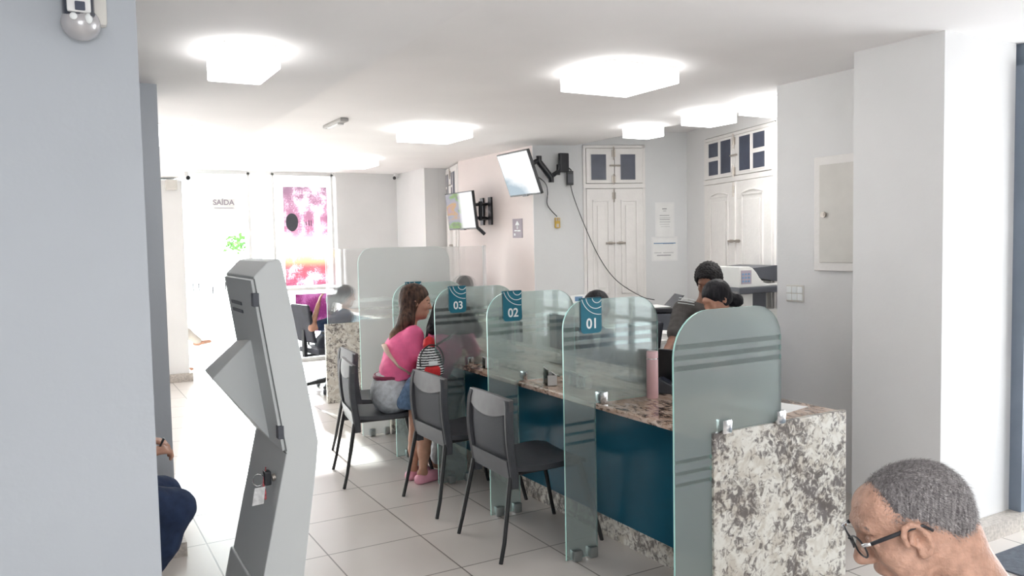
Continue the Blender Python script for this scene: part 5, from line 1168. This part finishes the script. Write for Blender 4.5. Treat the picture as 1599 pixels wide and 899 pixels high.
sdf_mesh('t_shirt', torso(J,.014)+arms(J,.016,1.,.72)+[cap(J['neck']-np.array((0,0,.04)),J['neck']-np.array((0,0,.07)),.065,.09,.03)], .007, M['greyshirt'], t, bumpy=.002, bfreq=35)
sdf_mesh('trousers', legs(J,.015,1.,1.,False)+[cap(J['hipL'],J['hipR'],.12,None,.05)], .010, M['darkcloth'], t)
for k_ in range(3):
    B().tube([Y(1060.5-k_,464.5+4*k_,ym-.035),Y(1072,466+4*k_,ym-.060),Y(1084,468.5+3.8*k_,ym-.075)],.0055,6,flat=.6).build('white_stripe',M['white'],t,world=True,smooth=True)
hp,fr,c,s=hair_cap_prims(J,.020); f,l,u=fr
hp+=[cut_face(c,fr,1.03), ell(c+(f*.120+u*-.008),(.088,.10,.090),np.array([f,l,u]),.015,'-'), ell(c+(u*-.10),(.3,.3,.062),np.array([f,l,u]),.02,'-')]
sdf_mesh('hair', hp, .0055, M['hair_curl'], t, bumpy=.005, bfreq=170, fuzz=.004)
for q in (-1,1): B().tube([c+(f*.094+l*.018*q+u*.022)*1.03,c+(f*.088+l*.046*q+u*.026)*1.03],.003,6).build('eyebrow',M['hair_black'],t,world=True)

# ---- 5. attendant with hair bun behind the near frosted glass
yb=4.0; J=dict(head=Y(1118,466,yb), hf=nv((-.88,.05,-.45)), hs=.95, neck=Y(1130,500,yb), chest=Y(1130,535,yb), pelvis=Y(1136,625,yb))
lat=nv((-.2,-1,0)); J['shL']=J['neck']+lat*.16-np.array((0,0,.06)); J['shR']=J['neck']-lat*.16-np.array((0,0,.06)); pe=J['pelvis']; fw=nv((-1,.2,0))
J['hipL']=pe+lat*.09; J['hipR']=pe-lat*.09
for q,sg in (('L',1),('R',-1)):
    J['knee'+q]=pe+lat*.12*sg+fw*.40; J['an'+q]=np.array((J['knee'+q][0],J['knee'+q][1],.10)); J['toe'+q]=J['an'+q]+fw*.15-np.array((0,0,.06))
    J['el'+q]=J['sh'+q]+fw*.14-np.array((0,0,.22)); J['wr'+q]=J['el'+q]+fw*.22+np.array((0,0,.03))-lat*.05*sg
t=person('attendant with dark hair in a bun, looking down behind the near frosted glass', J, M['skin_l'], (float(pe[0]),float(pe[1]),0), .93, .007, [(J['wr'+q],fw,(0,0,-1),-lat*sg,.4,.9) for q,sg in (('L',1),('R',-1))])
sdf_mesh('shirt', torso(J,.014,.93)+arms(J,.016,.93,.75)+[cap(J['neck']-np.array((0,0,.03)),J['neck']-np.array((0,0,.06)),.06,.08,.03)], .008, M['navy'], t, bumpy=.002, bfreq=35)
sdf_mesh('trousers', legs(J,.015,.95,1.,False)+[cap(J['hipL'],J['hipR'],.12,None,.05)], .010, M['darkcloth'], t)
hp,fr,c,s=hair_cap_prims(J,.010); f,l,u=fr
hp+=[cut_face(c,fr,.95), ell(c+(u*-.13),(.3,.3,.06),np.array([f,l,u]),.02,'-')]
sdf_mesh('hair', hp, .0055, M['hair_black'], t, bumpy=.001, bfreq=140)
sdf_mesh('hair_bun', [ell(Y(1146,466,yb+.02),(.052,.050,.045),None,.02),ell(Y(1150,470,yb+.0),(.045,.045,.042),None,.02),cap(Y(1134,462,yb),Y(1146,466,yb+.02),.035,.04,.02)], .006, M['hair_black'], t, bumpy=.003, bfreq=90)

# ---- generic seated figure for the half hidden ones
def seated(label, head, neck, pelvis, fw, shirt, hair, skin, hf=None, s=.95, raised=None, cross=False, bob=.014, h=.010, hs=.95, extra_hair=None, hands=True, trous='darkcloth'):
    fw=nv(fw); lat=nv(np.cross((0,0,1),fw)); J=dict(head=head,hf=nv(hf if hf is not None else fw),hs=hs,neck=neck,chest=lerp(neck,pelvis,.32),pelvis=pelvis)
    J['shL']=neck+lat*.16*s-np.array((0,0,.06)); J['shR']=neck-lat*.16*s-np.array((0,0,.06)); pe=pelvis
    J['hipL']=pe+lat*.09*s; J['hipR']=pe-lat*.09*s
    for q,sg in (('L',1),('R',-1)):
        J['knee'+q]=pe+lat*.12*sg+fw*.42*s; J['an'+q]=np.array((J['knee'+q][0],J['knee'+q][1],.10)); J['toe'+q]=J['an'+q]+fw*.16-np.array((0,0,.06))
        J['el'+q]=J['sh'+q]+fw*.12-np.array((0,0,.22)); J['wr'+q]=J['el'+q]+fw*.22+np.array((0,0,.04))-lat*.05*sg
    if raised: J.update(raised)
    if cross:
        J['kneeR']=J['kneeR']+np.array((0,0,.10)); J['anR']=J['kneeL']+fw*.26*s+np.array((0,0,-.10))+lat*.02; J['toeR']=J['anR']+fw*.15+np.array((0,0,-.02))
    hd=[(J['wr'+q],nv(J['wr'+q]-J['el'+q]),(0,0,-1) if not raised else (1,0,0),-lat*sg,.5,.9) for q,sg in (('L',1),('R',-1))] if hands else []
    t=person(label,J,skin,(float(pe[0]),float(pe[1]),0),s,h,hd)
    sdf_mesh('shirt', torso(J,.016,s)+arms(J,.018,s,.75)+[cap(neck-np.array((0,0,.03)),neck-np.array((0,0,.06)),.06,.08,.03)], h, shirt, t, bumpy=.002, bfreq=35)
    sdf_mesh('trousers', legs(J,.015,s,1.,False)+[cap(J['hipL'],J['hipR'],.12,None,.05)], .010, M[trous], t)
    hp,fr,c,s2=hair_cap_prims(J,bob); hp+=list(extra_hair(c,fr) if extra_hair else [])+[cut_face(c,fr,hs)]
    sdf_mesh('hair', hp, .007, hair, t, bumpy=.0015, bfreq=120)
    return t, J
pe=np.array((3.68,5.0,.55)); hd=Y(930,480,5.0)
seated('attendant whose dark hair just shows above partition 01', hd, hd-np.array((.02,0,.16)), pe, (-1,-.1,0), M['navy'], M['hair_black'], M['skin_l'], hf=(-.9,-.1,-.3), h=.009)
hd=Y(724,447,8.62); pe=np.array((hd[0]+.08,8.70,.55))
seated('dark haired attendant blurred behind the far frosted screen', hd, hd-np.array((.0,0,.16)), pe, (-1,0,0), M['darkcloth'], M['hair_black'], M['skin_l'], hf=(-1,0,-.2), h=.010)
hd=Y(540,462,8.72); nk_=hd-np.array((.02,0,.165)); pe=np.array((2.60,8.74,.52))
el=Y(487,512,8.55); wr=Y(497,475,8.6)
def pony(c,fr): f,l,u=fr; return [cap(c-f*.09,c-f*.16-u*.05,.04,.05,.02),cap(c-f*.16-u*.05,c-f*.15-u*.20,.05,.03,.03)]
seated('person with dark ponytail seated behind the far screen, one hand raised', hd, nk_, pe, (.95,-.1,0), M['navy'], M['hair_black'], M['skin_l'], hf=(.95,-.2,-.1), h=.009, extra_hair=pony, raised=dict(elR=el,wrR=wr))
# far left seated person, only feet seen past the pillar
pe=np.array((.95,11.0,.50))
seated('person sitting behind the far left pillar, only the crossed feet show', pe+np.array((0,0,.72)), pe+np.array((0,0,.54)), pe, (.95,.0,0), M['cream'], M['hair_black'], M['skin_l'], h=.012, cross=True, hands=False, trous='cream')

# ---- person behind the near left wall: knee, hand and pen show
yk=3.80; kn=Y(274,793,yk); J=dict(head=Y(60,470,yk+.02), hf=nv((1,-.1,-.3)), neck=Y(55,530,yk), chest=Y(50,600,yk), pelvis=Y(110,770,yk))
lat=nv((0,1,0)); fw=nv((1,0,0)); J['shL']=J['neck']+lat*.17-np.array((0,0,.06)); J['shR']=J['neck']-lat*.17-np.array((0,0,.06)); pe=J['pelvis']
J['hipL']=pe+lat*.09; J['hipR']=pe-lat*.09; J['kneeR']=kn; J['kneeL']=kn+np.array((-.03,.24,0)); J['anR']=Y(205,915,yk+.02); J['anR'][2]=.10; J['anL']=J['anR']+np.array((0,.22,0))
for q in 'LR': J['toe'+q]=J['an'+q]+np.array((.15,0,-.06))
J['elR']=J['shR']+np.array((.10,-.03,-.26)); J['wrR']=Y(236,706,yk-.05); J['elL']=J['shL']+np.array((.1,.0,-.26)); J['wrL']=J['wrR']+np.array((-.03,.20,.02))
t=person('person seated behind the left wall, navy knee and hand with pen showing', J, M['skin_l'], (float(pe[0]),float(pe[1]),0), 1., .006, [(J['wrR']+np.array((-.03,0,.0)),(1,.1,.05),(.1,.25,-1),(.1,.3,1),1.1,.95),(J['wrL'],(1,-.2,-.2),(0,0,-1),(0,-1,.3),.6,.95)])
sdf_mesh('shirt', torso(J,.014)+arms(J,.016,1.,.75), .010, M['greyshirt'], t)
sdf_mesh('trousers', legs(J,.018,1.1,1.,False)+[cap(J['hipL'],J['hipR'],.12,None,.05),ell(lerp(kn,J['anR'],.30)+np.array((-.03,0,0)),(.085,.075,.12),None,.05)], .007, M['navy'], t, bumpy=.002, bfreq=40)
hp,fr,c,s=hair_cap_prims(J,.012); sdf_mesh('hair', hp+[cut_face(c,fr,1)], .008, M['hair_black'], t)
p0=Y(256,684,yk-.03); p1=Y(243,712,yk-.03)
pn=thing('pen','black pen held in the hand beside the near left wall','pen',tuple(p1))
B().tube([p1,lerp(p1,p0,.75)],.0045,8).build('barrel',M['black'],pn,world=True,smooth=True,angle=40)
B().tube([lerp(p1,p0,.75),p0],[.0055,.005],8).build('cap',M['black'],pn,world=True,smooth=True,angle=40)
tag(office_chair('black chair under the person behind the near left wall',(float(pe[0]),yk+.02,0),0),None,None)
bpy.context.view_layer.update()
